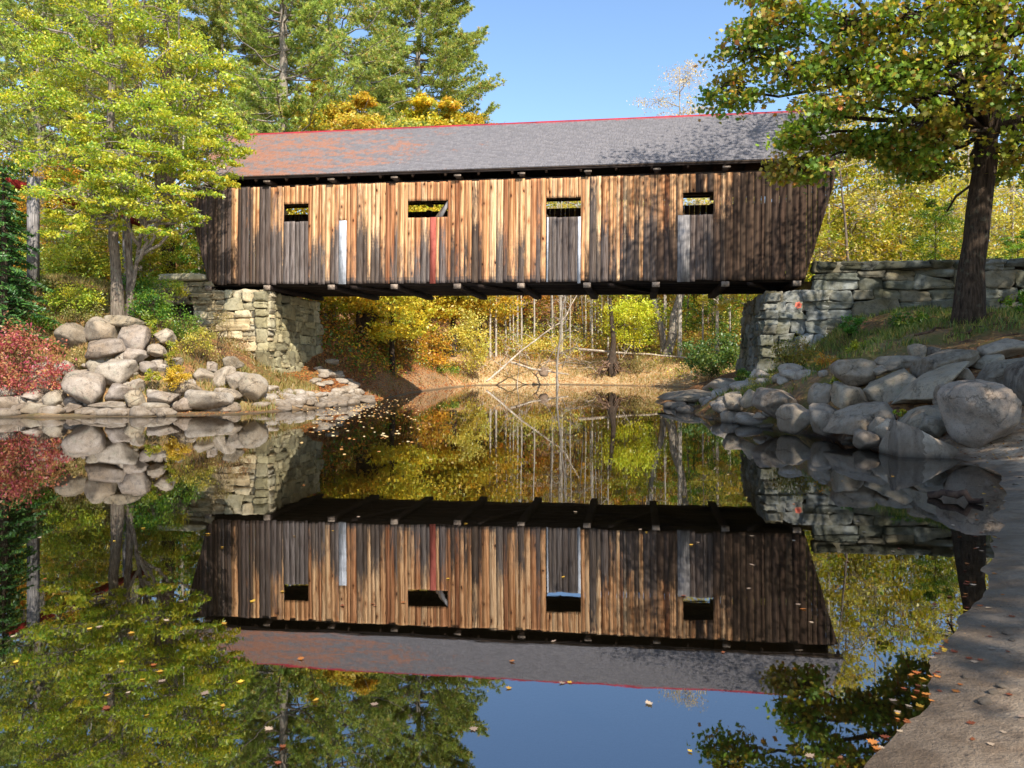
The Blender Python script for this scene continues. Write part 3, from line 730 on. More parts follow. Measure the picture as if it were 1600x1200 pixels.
# left abutment: front under the siding, battered inner face, low wing at road level
uL, uR = uof(416), uof(1196)
rootL = empty('stone_abutment', bl(uL - 2, .2, .6), 'tan fieldstone abutment under the left end of the bridge', 'abutment', 'stone abutments')
oL = np.array(rootL.location)
g = Geo()
lean = .10
masonry(g, bl(uL - 3.4, -.35, .3), Ub, unit(Zb + Vb * .08), -Vb, 3.5, 4.55, (.2, .46), (.35, 1.25), 5, .5, TAN, 14)
g.build('front_face', MASON_L, rootL, oL)
g = Geo()
masonry(g, bl(uL + .42, -.30, .3), Vb, unit(Zb - Ub * .09), Ub, 6.0, 4.5, (.3, .6), (.4, 1.1), 6, .5, OLV, 16)
g.build('inner_face', MASON_L, rootL, oL)
g = Geo()
p = [bl(uL - 6, .3, 0), bl(uL - .4, .3, 0), bl(uL - .4, 5.5, 0), bl(uL - 6, 5.5, 0)]
g.add([(*q[:2], z) for z in (0, 4.75) for q in p], [(0, 1, 5, 4), (1, 2, 6, 5), (2, 3, 7, 6), (3, 0, 4, 7), (4, 5, 6, 7)])
g.build('dark_backing', BACKING, rootL, oL)  # unseen backing, put in to stop light between the stones
g = Geo()
masonry(g, bl(uof(243), -.12, 4.2), Ub, Zb, -Vb, uof(332) - uof(243), 1.0, (.16, .3), (.4, 1.1), 9, .5, [(.62, .62, .58), (.7, .68, .62)], 8)
V0 = ICO3[0] * ((np.abs(ICO3[0]) ** 5).sum(1) ** (-1 / 5))[:, None]
V0 = V0 * (1.15, .38, .17)
c = bl(uof(285), .05, 5.42)
g.add(c + np.outer(V0[:, 0], Ub) + np.outer(V0[:, 1], Vb) + np.outer(V0[:, 2], Zb), ICO3[1], (.8, .82, .78))
o = g.build('dry_stone_wall', MASON_L, smooth=True); tag(o, 'low dark dry stone wall with one long capstone at left end of bridge', 'stone wall')
# right abutment
rootR = empty('stone_abutment', bl(uR + 1, .2, .6), 'grey cut block abutment with orange paint mark under the right end of bridge', 'abutment', 'stone abutments')
oR = np.array(rootR.location)
g = Geo()
masonry(g, bl(uR - .22, -.42, .4), Ub, unit(Zb + Vb * .07 + Ub * .05), -Vb, 2.3, 4.25, (.34, .46), (.6, 1.5), 21, .5, GRY, 20)
g.build('front_face', MASON_R, rootR, oR)
g = Geo()
masonry(g, bl(uR - .42, 5.9, .4), -Vb, unit(Zb + Ub * .09), -Ub, 6.2, 4.2, (.28, .5), (.4, 1.0), 22, .5, [(.8, .82, .8), (.7, .72, .7), (.9, .9, .85), (.85, .8, .7)], 16)
g.build('inner_face', MASON_R, rootR, oR)
g = Geo()
p = [bl(uR + .45, .3, 0), bl(uR + 5, .3, 0), bl(uR + 5, 5.4, 0), bl(uR + .45, 5.4, 0)]
g.add([(*q[:2], z) for z in (0, 4.55) for q in p], [(0, 1, 5, 4), (1, 2, 6, 5), (2, 3, 7, 6), (3, 0, 4, 7), (4, 5, 6, 7)])
g.build('dark_backing', BACKING, rootR, oR)
g = Geo()
th = np.linspace(0, 2 * math.pi, 19)[:-1]
c = bl(uof(1247, -.55), -.62, zof(1247, 477, -.55))
for r0, r1, cc in ((.0, .062, (1, .55, .5)), (.07, .125, (1.1, 1.3, 1.25))):
    for i in range(18):
        j = (i + 1) % 18; w0 = 1 + .15 * math.sin(i * 2.1); w1 = 1 + .15 * math.sin(j * 2.1)
        def pt(r, t, w, y): return c + Ub * r * w * math.cos(t) + Zb * r * w * math.sin(t) + Vb * y
        q = [pt(max(r0, .001), th[i], w0, 0), pt(max(r0, .001), th[j], w1, 0), pt(r1, th[j], w1, 0), pt(r1, th[i], w0, 0)]
        g.add(q, [(0, 1, 2, 3)], cc)
mk = g.build('paint_mark', PAINT, rootR, oR)
# right wing wall
rw = empty('dry_stone_wall', bl(uR + 8, .2, 2), 'long mossy dry stone retaining wall running right from the bridge', 'stone wall')
oW = np.array(rw.location)
g = Geo()
Lw = 17.0
masonry(g, bl(uR + 1.95, -.28, 1.3), Ub, unit(Zb + Vb * .05), -Vb, Lw, 4.45, (.3, .62), (.7, 2.1), 31, .55, [(.62, .64, .6), (.45, .47, .44), (.74, .76, .74), (.54, .54, .46), (.68, .62, .5), (.38, .4, .35)], 13,
        topline=lambda x: 4.32 + .12 * math.sin(x * 1.3))
g.build('stonework', MASON_R, rw, oW)
g = Geo()
masonry(g, bl(uR + 2.0, -.2, 5.42), Ub, Zb, -Vb, Lw, .34, (.33, .34), (1.0, 2.2), 33, .9, [(.5, .52, .5), (.36, .38, .34), (.44, .44, .38), (.66, .68, .66)], 5)
g.build('capstones', MASON_R, rw, oW)
g = Geo()
p = [bl(uR + 2, .3, 0), bl(uR + 19, .3, 0), bl(uR + 19, .6, 0), bl(uR + 2, .6, 0)]
g.add([(*q[:2], z) for z in (0, 5.5) for q in p], [(0, 1, 5, 4), (1, 2, 6, 5), (2, 3, 7, 6), (3, 0, 4, 7), (4, 5, 6, 7)])
g.build('dark_backing', BACKING, rw, oW)

# ------------------------------------------------------------------ covered bridge (modelled in its own frame: x along, y away, z up)
BR = empty('covered_bridge', (B0[0], B0[1], 0), 'weathered wooden covered bridge with shingle roof and red ridge spanning the pond', 'bridge', rot=(0, TILT, -TH))
ub0, ub1 = uof(326), uof(1256)        # bottom ends of the siding
ut0, ut1 = uof(286), uof(1306)        # top ends
ZB, ZT = 5.09, 9.36
WIN = [(uof(441.5), uof(480), zof(460, 346.5), zof(460, 319)), (uof(635), uof(697.5), zof(666, 340), zof(666, 314)),
       (uof(851), uof(905), zof(878, 339.5), zof(878, 309)), (uof(1064.5), uof(1112), zof(1088, 336), zof(1088, 301))]
def weather(u, zf, r1, r2):
    """how far a board has greyed at height fraction zf (read off the photograph)"""
    px = np.interp(u, [uof(320), uof(400), uof(520), uof(700), uof(900), uof(1010), uof(1100), uof(1180), uof(1260)], [320, 400, 520, 700, 900, 1010, 1100, 1180, 1260])
    low = np.interp(px, [320, 400, 480, 560, 640, 760, 900, 1000, 1080, 1180, 1260], [1.15, .92, .74, .64, .55, .48, .55, .8, 1.1, 1.25, 1.3])
    top = np.interp(px, [320, 360, 400, 480, 560, 900, 1000, 1080, 1180, 1260], [.9, .62, .24, .0, -.08, -.1, .1, .36, .6, .85])
    k = np.interp(zf, [0, .35, .62, 1], [1, .75, .22, 0])
    w = top + (low - top) * k
    w += (r1 - .5) * .5 + .22 * max(0, 1 - zf / .07)
    if r2 > .88: w += .3
    if r2 < .12: w -= .3
    return w
def board(g, u0, u1, z0, z1, y, rnd, r1, r2, brown, fixed=None, front=-1, thick=.028, slantL=None, slantR=None):
    n = max(2, int((z1 - z0) / .13) + 1)
    zz = np.linspace(z0, z1, n + 1)
    lo = np.full(n + 1, u0); hi = np.full(n + 1, u1)
    if slantL is not None: lo = np.maximum(lo, slantL(zz))
    if slantR is not None: hi = np.minimum(hi, slantR(zz))
    hi = np.maximum(hi, lo)
    if (hi - lo).max() < .02: return
    y0, y1 = (y, y + thick)
    cup = .003
    for i in range(n):
        if hi[i] - lo[i] < .004 and hi[i + 1] - lo[i + 1] < .004: continue
        v = [(lo[i], y0, zz[i]), (hi[i], y0, zz[i]), (hi[i], y1, zz[i]), (lo[i], y1, zz[i]), (lo[i + 1], y0, zz[i + 1]), (hi[i + 1], y0, zz[i + 1]), (hi[i + 1], y1, zz[i + 1]), (lo[i + 1], y1, zz[i + 1])]
        fs = [(0, 1, 5, 4), (1, 2, 6, 5), (2, 3, 7, 6), (3, 0, 4, 7)]
        if i == 0: fs.append((0, 3, 2, 1))
        if i == n - 1: fs.append((4, 5, 6, 7))
        zf = ((zz[i] + zz[i + 1]) / 2 - ZB) / (ZT - ZB)
        w = fixed if fixed is not None else weather((u0 + u1) / 2, zf, r1, r2)
        g.add(v, fs, (rnd, w, brown))
sL = lambda z: ub0 + (ut0 - ub0) * (z - ZB) / (ZT - ZB)
sR = lambda z: ub1 + (ut1 - ub1) * (z - ZB) / (ZT - ZB)
g = Geo(); r_ = np.random.default_rng(44)
u = ut0
white = [(uof(528), uof(540), zof(534, 345)), (uof(900.5), uof(905.5), WIN[2][2]), (uof(852), uof(855), WIN[2][2]), (uof(1056), uof(1076), WIN[3][2])]
reds = [(uof(670), uof(679.5), WIN[1][2])]
special = {}
edges = sorted([e for w in WIN for e in w[:2]] + [e for w in white + reds for e in w[:2]])
def snap(u, w):
    for e in edges:
        if u + .05 < e <= u + w + .04: return e
    return u + w
while u < ut1:
    w = r_.choice([.14, .19, .24, .28, .3]) * r_.uniform(.92, 1.08)
    u2 = snap(u, w)
    rnd, r1, r2 = r_.random(3); gap = r_.uniform(.004, .014)
    brown = float(np.clip(np.interp((u + u2) / 2, [uof(330), uof(390), uof(430), uof(500), uof(620), uof(980), uof(1060)], [.85, .6, .3, .3, .5, .6, 1]) + r_.normal(0, .18), 0, 1))
    y = -.03 - r_.uniform(0, .016); zb = ZB + r_.normal(0, .022); zt = ZT + r_.normal(0, .02)
    mid = (u + u2) / 2
    win = next((q for q in WIN if q[0] - .01 < mid < q[1] + .01), None)
    wh = next((q for q in white if q[0] - .01 < mid < q[1] + .01), None); rd = next((q for q in reds if q[0] - .01 < mid < q[1] + .01), None)
    if wh is not None or rd is not None:
        q = wh or rd; special.setdefault(q, [q[0] + .008, q[1] - .008, zb - .03, q[2]])
        if win is not None: board(g, u, u2 - gap, win[3], zt, y, rnd, r1, r2, brown)
        elif wh is not None and q[2] < ZT - .5: board(g, u, u2 - gap, q[2] + .01, zt, y, rnd, r1, r2, brown)
    elif win is not None:
        wi = WIN.index(win)
        fx = [1.02, None, .72, .98][wi]
        lowz = win[2] + r_.normal(0, .008)
        board(g, u, u2 - gap, zb, lowz, y, rnd, r1, r2, [.0, .2, .1, .45][wi], fixed=None if fx is None else fx + r_.normal(0, .05))
        board(g, u, u2 - gap, win[3] + r_.normal(0, .008), zt, y, rnd, r1, r2, brown)
    else:
        board(g, u, u2 - gap, zb, zt, y, rnd, r1, r2, brown, slantL=sL, slantR=sR)
    u = u2
g.build('siding', SIDING, BR)
lab = ['pale whitewashed board left of centre, shorter than its neighbours', 'narrow white board along the right edge of the third window patch', 'thin white strip at the left of the third window patch', 'wide pale grey board under the rightmost window', 'faded red board under the second window']
for q, (mt, lb) in zip(white + reds, [(WHITEWOOD, lab[0]), (WHITEWOOD, lab[1]), (WHITEWOOD, lab[2]), (GREYWOOD, lab[3]), (REDWOOD, lab[4])]):
    if q in special:
        a, b, z0, z1 = special[q]; g = Geo(); g.box(a, b, -.056, -.022, z0, z1)
        o = g.build('board', mt, BR); o['label'] = lb
# window casings: thin reveal behind each opening
for (a, b, z0, z1) in WIN:
    g = Geo()
    g.box(a - .09, a, .004, .06, z0 - .08, z1 + .08); g.box(b, b + .09, .004, .06, z0 - .08, z1 + .08)
    g.box(a + .002, b - .002, .004, .06, z0 - .09, z0 - .012); g.box(a + .002, b - .002, .004, .06, z1 + .012, z1 + .09)
    g.build('window_frame', TIMBER, BR)
# rear siding (open under its eave, matching openings)
g = Geo(); u = ut0
while u < ut1:
    w = r_.uniform(.2, .3); rnd, r1, r2 = r_.random(3)
    board(g, u, min(u + w - .006, ut1), ZB, ZT + .28 if u < uof(335) else ZT - .13, BW, rnd, r1, r2, .8, fixed=.7, slantL=sL, slantR=sR)
    u += w
g.build('rear_siding', SIDING, BR)
# deck, chords, beams, posts, braces; those underneath tinted near black as shade
NB = [uof(p) for p in (418, 518, 616, 714, 813, 916, 1023, 1131)]
sp = (NB[-1] - NB[0]) / 7; NB = [NB[0] - sp] + NB + [NB[-1] + sp * .98]
g = Geo()
for k, yy in enumerate(np.arange(.1, BW - .1, .28)): g.box(ub0 - .1, ub1 + .1, yy, yy + .27, 5.28, 5.34, np.ones(3) * r_.uniform(.2, .35))
g.build('deck', TIMBER, BR)
for yy in (.05, .40, BW - .66, BW - .31):
    g = Geo(); g.box(ub0, ub1, yy, yy + .26, 5.022, 5.278, (.25, .24, .23)); g.build('bottom_chord', TIMBER, BR)
for u in NB:
    g = Geo(); g.box(u - .16, u + .16, -.10, BW + .16, 4.84, 5.02, (.22, .2, .2))
    fb = g.build('floor_beam', TIMBER, BR)
    g = Geo(); g.box(u - .15, u + .15, -.16, -.103, 4.83, 5.03, (.7, .7, .7)); g.build('end_cap', BEAMEND, fb)
g = Geo()
for yy in np.linspace(.9, BW - .9, 6): g.box(ub0, ub1, yy, yy + .14, 5.003, 5.25, (.25, .24, .23))
g.build('stringer', TIMBER, BR)
for i in range(len(NB) - 1):
    a, b = NB[i], NB[i + 1]
    if i % 2 == 0 and 0 < i < 9:
        g = Geo(); g.bar((a + .9, -.1, 4.93), (b - .2, BW * .5, 4.93), .16, .12, (.25, .23, .22)); g.build('lateral_brace', TIMBER, BR)
for side in (0, 1):
    y0, y1 = (.08, .34) if side == 0 else (BW - .34, BW - .08)
    g = Geo(); z9 = 9.22 if side == 0 else 9.64; g.box(ut0 + .1, ut1 - .1, y0, y1, z9, z9 + .22); g.build('top_chord', TIMBER, BR)
    for u in NB:
        g = Geo(); g.box(u - .12, u + .12, y0 + .03, y1 - .03, 5.34, 9.22); g.build('truss_post', TIMBER_V, BR)
    for i in range(len(NB) - 1):
        a, b = NB[i], NB[i + 1]
        if i < len(NB) // 2: a, b = b, a
        g = Geo(); g.bar((a, (y0 + y1) / 2, 9.15), (b, (y0 + y1) / 2, 5.4), .16, .2); g.build('truss_brace', TIMBER_V, BR)
    g = Geo(); g.box(ub0, ub1, y0 + .05, y1 - .05, 7.1, 7.3); g.build('girt', TIMBER, BR)
# the light brace seen through the second window
g = Geo(); g.bar((uof(680), .03, WIN[1][2] - .25), (uof(703), .03, WIN[1][3] + .15), .05, .14); g.build('brace', GREYWOOD, BR)
for u in NB:
    g = Geo(); g.box(u - .1, u + .1, -.22, BW + .22, 9.465, 9.62)
    g.build('tie_beam', TIMBER, BR)
# small grey bracket ends in the eave gap
for u in NB:
    g = Geo(); g.box(u - .15, u + .15, -.26, -.225, 9.50, 9.57, (.6, .6, .6)); g.build('bracket_end', BEAMEND, BR)
# roof
ur0, ur1 = uof(296, -.3), uof(1314, -.3)
EV, EZ, RZ = -.30, 9.77, 12.52
yc = BW / 2
run = yc - EV; sl = math.hypot(run, RZ - EZ); ca, sa = run / sl, (RZ - EZ) / sl
for side in (1, -1):
    g = Geo(); r2_ = np.random.default_rng(70 + side)
    nrow = 33; ex = sl / nrow
    for r in range(nrow):
        u = ur0 - r2_.uniform(0, .12)
        while u < ur1 + .02:
            w = r2_.uniform(.09, .19) if side == 1 else .6
            u2 = min(u + w, ur1 + .03)
            s0 = r * ex - r2_.uniform(0, .018); s1 = (r + 1) * ex + .05
            lift0 = .055 + r2_.uniform(0, .007); lift1 = .006
            def pt(u_, s, l):
                yy = EV + s * ca - l * sa; zz = EZ + s * sa + l * ca
                return (u_, yy if side == 1 else BW - yy, zz)
            P = [pt(u, s0, lift0), pt(u2 - .006, s0, lift0), pt(u2 - .006, s1, lift1 + .004), pt(u, s1, lift1 + .004), pt(u, s0, 0.0), pt(u2 - .006, s0, 0.0)]
            fs = [(0, 1, 2, 3), (4, 5, 1, 0)]
            # roof holds leaves and rust toward its left end
            pxu = (u - ur0) / (ur1 - ur0)
            rust = float(np.interp(pxu, [0, .12, .28, .42, .6, 1], [.60, .60, .50, .32, .04, -.3]))
            g.add(P, fs, (r2_.random(), rust, 0))
            u = u2
    o = g.build('roof', SHINGLE, BR)
    g = Geo()
    yA, yB_ = EV, yc
    T = .05
    q = [(yA, EZ - .01), (yB_, RZ - .01), (yB_, RZ - .01 - T), (yA, EZ - .01 - T)]
    if side == -1: q = [(BW - a, b) for a, b in q]
    v = [(x, a, b) for x in (ur0, ur1) for a, b in q]
    g.add(v, [(0, 1, 2, 3), (7, 6, 5, 4), (0, 4, 5, 1), (1, 5, 6, 2), (2, 6, 7, 3), (3, 7, 4, 0)])
    g.build('roof_boarding', TIMBER, BR)
    g = Geo()
    ya = EV + .012 if side == 1 else BW - EV - .05
    g.box(ur0 + .01, ur1 - .01, ya, ya + .038, EZ - (.13 if side == 1 else .15), EZ - .065, (.35, .35, .38)); g.build('fascia', TIMBER, BR)
n = 20
for u in np.linspace(ur0 + .15, ur1 - .15, n):
    g = Geo()
    g.bar((u, EV + .08, EZ - .17), (u, yc, RZ - .17), .09, .16); g.bar((u, BW - EV - .08, EZ - .17), (u, yc, RZ - .17), .09, .16)
    g.build('rafter', TIMBER, BR)
g = Geo()
seg = np.linspace(ur0 - .03, ur1 + .03, 12)
for a, b in zip(seg[:-1], seg[1:]):
    for sgn in (-1, 1):
        y1 = yc + sgn * .12
        z0 = RZ + .075 + r_.uniform(-.004, .004); z1 = RZ - .12 * sa / ca + .06
        P = [(a, yc, z0), (b + .01, yc, z0), (b + .01, y1, z1), (a, y1, z1), (a, y1, z1 - .03), (b + .01, y1, z1 - .03)]
        g.add(P, [(0, 1, 2, 3), (3, 2, 5, 4)], np.ones(3) * r_.uniform(.85, 1.1))
g.build('ridge_cap', RIDGE, BR)
for x in (ur0 + .45, ur1 - .5):
    g = Geo(); yy = .05
    while yy < BW - .05:
        y2 = min(yy + .24, BW - .05); m_ = (yy + y2) / 2
        zt = EZ + (yc - abs(m_ - yc)) * sa / ca + .2
        rnd, r1, r2 = r_.random(3)
        v = [(x, yy, 9.3), (x + .03, yy, 9.3), (x + .03, y2 - .006, 9.3), (x, y2 - .006, 9.3), (x, yy, zt), (x + .03, yy, zt), (x + .03, y2 - .006, zt), (x, y2 - .006, zt)]
        g.add(v, [(0, 3, 2, 1), (4, 5, 6, 7), (0, 1, 5, 4), (1, 2, 6, 5), (2, 3, 7, 6), (3, 0, 4, 7)], (rnd, .8, .5)); yy = y2
    g.build('gable_boards', SIDING, BR)

# ------------------------------------------------------------------ foliage tools
MAPLE = np.array([(0, -1.0), (.12, -.45), (.55, -.62), (.45, -.3), (1.0, -.05), (.6, .18), (.62, .55), (.28, .42), (0, 1.0), (-.28, .42), (-.62, .55), (-.6, .18), (-1.0, -.05), (-.45, -.3), (-.55, -.62), (-.12, -.45)])
OVAL = np.array([(0, -1.0), (.42, -.25), (.36, .4), (0, 1.0), (-.36, .4), (-.42, -.25)])
RHOMB = np.array([(0, -1.0), (.55, 0), (0, 1.0), (-.55, 0)])
def leaves(g, C, size, cols, up=.9, shape=RHOMB, curl=.15, r=rng):
    n = len(C)
    if n == 0: return
    N = unit(r.normal(size=(n, 3)) * .75 + np.array([0.12, -0.28, 1.0]) * up)
    T = unit(np.cross(N, unit(r.normal(size=(n, 3))))); B = np.cross(N, T)
    s = (np.asarray(size) * r.uniform(.65, 1.3, n))[:, None, None]
    k = len(shape)
    V = C[:, None, :] + s * (shape[None, :, 0, None] * T[:, None, :] + shape[None, :, 1, None] * B[:, None, :]) - s * curl * (np.abs(shape[None, :, 1, None])) * N[:, None, :]
    f = np.arange(n * k).reshape(n, k)
    g.add(V.reshape(-1, 3), f, cols)
def pal(colors, weights, n, r=rng, clump=None, var=.18):
    cs = np.array([lin(*c) for c in colors]); w = np.array(weights, float); w /= w.sum()
    idx = r.choice(len(cs), n, p=w); c = cs[idx]
    return c * r.uniform(1 - var, 1 + var, (n, 1))
YG = ([(152, 170, 50), (184, 190, 58), (110, 142, 46), (206, 194, 60), (214, 176, 52)], [5, 4, 3.4, 2.0, 1.1])
GREEN = ([(70, 112, 34), (96, 136, 40), (130, 158, 46), (54, 90, 34), (170, 170, 50)], [4, 4, 2.2, 2, .9])
MAPLEC = ([(128, 174, 58), (156, 194, 66), (106, 152, 54), (196, 202, 70), (228, 190, 72), (218, 146, 66)], [5, 4, 3, 2.0, 1.2, .4])
YEL = ([(222, 208, 90), (232, 220, 124), (204, 200, 84), (176, 186, 80), (224, 192, 80)], [4, 3, 3, 2, 2])
ORG = ([(206, 140, 44), (220, 168, 52), (184, 112, 44), (150, 134, 44), (196, 180, 60)], [3, 4, 2, 2, 2])
PINK = ([(196, 92, 96), (176, 70, 78), (214, 140, 110), (206, 176, 92), (150, 70, 70), (170, 160, 80)], [4, 3, 3, 1.6, 1.5, .8])
RUST = ([(168, 104, 52), (146, 84, 44), (196, 138, 70), (120, 76, 44)], [3, 3, 2, 2])
TANT = ([(214, 180, 140), (196, 160, 120), (224, 200, 150), (190, 170, 100)], [3, 3, 2, 1])

def clumps(masses, r, sub_r=.3, flat=.5):
    """masses: (centre xyz, radii xyz, n) -> sub clump centres and radii"""
    out = []
    for c, rad, n in masses:
        d = unit(r.normal(size=(n, 3))); q = r.uniform(0.15, 1.0, n) ** .45
        P = np.asarray(c) + d * q[:, None] * np.asarray(rad)
        R = np.cbrt(np.prod(rad)) * sub_r * r.uniform(.7, 1.4, n)
        out += [(P[i], R[i], np.asarray(c)) for i in range(n)]
    return out
def crown_from(cl, r, per, size, palette, shape=RHOMB, flat=.42, up=.9, droop=0.0, hole=.0):
    g = Geo(); Cs, Cc = [], []
    for P, R, c in cl:
        n = int(per * r.uniform(.6, 1.3))
        q = r.normal(size=(n, 3)) * .55
        q[:, 2] = q[:, 2] * flat - droop * (q[:, 0] ** 2 + q[:, 1] ** 2)
        Cs.append(P + q * R)
        col = pal(*palette, n, r) * r.uniform(.8, 1.18)
        k = r.integers(len(palette[0])); col = col * .65 + .35 * lin(*palette[0][k])
        Cc.append(col)
    leaves(g, np.concatenate(Cs), size, np.concatenate(Cc), up, shape, r=r)
    return g
def bent(p, q, n=6, sag=.1, r=rng, wob=.05):
    p, q = np.asarray(p, float), np.asarray(q, float); t = np.linspace(0, 1, n)[:, None]
    L = np.linalg.norm(q - p); P = p + (q - p) * t
    P[:, 2] += np.sin(t[:, 0] * math.pi) * sag * L
    P[1:-1] += r.normal(size=(n - 2, 3)) * wob * L / n
    return P
def near_on(path, pt, below=.3):
    """a point of the trunk path a little below pt"""
    P = np.asarray(path); z = pt[2] - below * np.linalg.norm(P[:, :2].mean(0) - pt[:2])
    z = np.clip(z, P[0, 2] + .25 * (P[-1, 2] - P[0, 2]), P[-1, 2] * .98 + P[0, 2] * .02)
    i = np.clip(np.searchsorted(P[:, 2], z) - 1, 0, len(P) - 2); f = np.clip((z - P[i, 2]) / (P[i + 1, 2] - P[i, 2] + 1e-9), 0, 1)
    return P[i] + (P[i + 1] - P[i]) * f
def smooth_path(pts, n=14):
    P = np.asarray(pts, float); t = np.linspace(0, len(P) - 1, n); k = np.arange(len(P))
    return np.stack([np.interp(t, k, P[:, i]) for i in range(P.shape[1])], 1)
def make_tree(name, label, cat, trunks, masses, per, size, palette, bark, seed=1, shape=RHOMB, group=None, flat=.42, up=.9, droop=0, sub_r=.3,
              limb_r=.09, twigs=True, merge=False, leafmat=None, cols=None, base=None):
    """trunks: lists of (x,y,z,r); masses: ((x,y,z),(rx,ry,rz),n)"""
    r = np.random.default_rng(seed)
    b = np.array(trunks[0][0][:3]) if base is None else np.array(base)
    root = empty(name, b, label, cat, group)
    w = Geo(); paths = []
    for tr in trunks:
        P = smooth_path(tr, 18); P[1:-1, :2] += r.normal(size=(16, 2)) * P[1:-1, 3:4] * .10
        rad = P[:, 3].copy(); rad[0] *= 1.22; rad[1] *= 1.08
        P3 = P[:, :3].copy(); P3[0, 2] -= .25
        w.tube(P3, rad, 14, (.8, .78, .76) if bark is BARK_DARK else (.72, .68, .64) if bark is BARK_GREY else (1, 1, 1), .035); paths.append(P3)
    cl = clumps(masses, r, sub_r)
    L = Geo()
    for c, rad, n in masses:
        c = np.asarray(c, float)
        path = min(paths, key=lambda P: np.abs(P[:, :2] - c[:2]).sum(1).min())
        s = near_on(path, c, .45)
        L.tube(bent(s, c, 7, .06, r, .25), np.linspace(limb_r, limb_r * .35, 7), 6, (1, 1, 1))
    if twigs:
        for P, R, c in cl:
            L.tube(bent(c + r.normal(size=3) * .15, P, 4, .05, r, .25), np.linspace(limb_r * .3, limb_r * .1, 4), 4, (1, 1, 1))
    if merge:
        w.v += L.v; w.l += [q + w.n for q in L.l]; w.c += L.c; w.col += L.col; w.n += L.n
    w.build('trunk', bark, root, b, smooth=True)
    if not merge: L.build('branches', bark, root, b, smooth=True)
    if per:
        g = crown_from(cl, r, per, size, palette, shape, flat, up, droop)
        g.build('crown', leafmat or LEAF, root, b)
    return root
def M(px, py, Y, rx, rz, n, ry=None):     # mass from picture column/row at depth Y, radii in px
    k = Y / F
    return (at(px, py, Y), (rx * k, (ry if ry else rx) * k, rz * k), n)
def T(*pts): return [(*at(px, py, Y), r) for px, py, Y, r in pts]

# --- left foreground tree
Yl = 29.5
make_tree('maple_tree', 'yellow green leafy tree with twin trunk on the left bank above the boulders', 'tree',
    [T((184, 486, Yl, .22), (180, 400, Yl, .18), (176, 340, Yl, .17), (170, 250, Yl, .14), (175, 120, Yl, .13), (170, -40, Yl, .09), (165, -150, Yl, .05)),
     T((203, 484, Yl + .3, .15), (202, 400, Yl + .4, .13), (197, 340, Yl + .4, .12), (205, 250, Yl + .5, .13), (218, 140, Yl + .6, .1), (225, 0, Yl + 1, .06), (228, -120, Yl + 1, .04)),
     T((202, 484, Yl + .2, .09), (212, 420, Yl + .2, .07), (222, 350, Yl, .06), (250, 300, Yl, .04))],
    [M(95, 250, 28.6, 75, 22, 26), M(140, 310, 28.0, 85, 22, 30), M(60, 160, 29, 70, 24, 26), M(250, 250, 28.2, 70, 22, 28), M(330, 232, 29, 55, 20, 22), M(235, 320, 28, 60, 16, 16),
     M(150, 200, 28.5, 60, 20, 20), M(230, 170, 28.4, 70, 22, 26), M(300, 150, 29.4, 60, 26, 24), M(310, 90, 29.6, 55, 24, 22), M(190, 100, 28.6, 65, 26, 24), M(90, 90, 29.4, 70, 26, 24),
     M(40, 40, 30, 60, 26, 20), M(150, 30, 29, 70, 26, 22), M(260, 30, 29.5, 65, 26, 24), M(300, -40, 30, 60, 30, 20), M(180, -70, 29.6, 90, 36, 28), M(60, -60, 30, 80, 36, 24), M(180, -150, 30, 110, 40, 26),
     M(20, 230, 30.5, 50, 20, 14), M(100, 335, 27.6, 34, 12, 9), M(95, 290, 28.2, 30, 14, 9), M(190, 290, 27.4, 60, 20, 20), M(270, 200, 28, 60, 20, 20), M(345, 190, 29.6, 38, 22, 14), M(340, 120, 29.8, 36, 28, 14), M(150, 350, 27.6, 40, 12, 10), M(290, 300, 28, 45, 14, 12), M(325, 285, 28.6, 38, 16, 14), M(300, 335, 28.4, 30, 12, 8), M(355, 215, 29, 36, 18, 12), M(180, 325, 27.4, 55, 14, 16), M(110, 365, 27.4, 45, 10, 10), M(235, 362, 28, 34, 9, 7), M(200, 240, 27, 60, 22, 20), M(120, 140, 31.5, 90, 30, 20), M(230, 60, 32, 90, 34, 20), M(316, 345, 28.8, 20, 9, 5), M(340, 262, 28.8, 34, 12, 8)],
    88, .066, YG, BARK_GREY, 3, OVAL, flat=.34, up=.6, droop=.10, sub_r=.36, limb_r=.075)
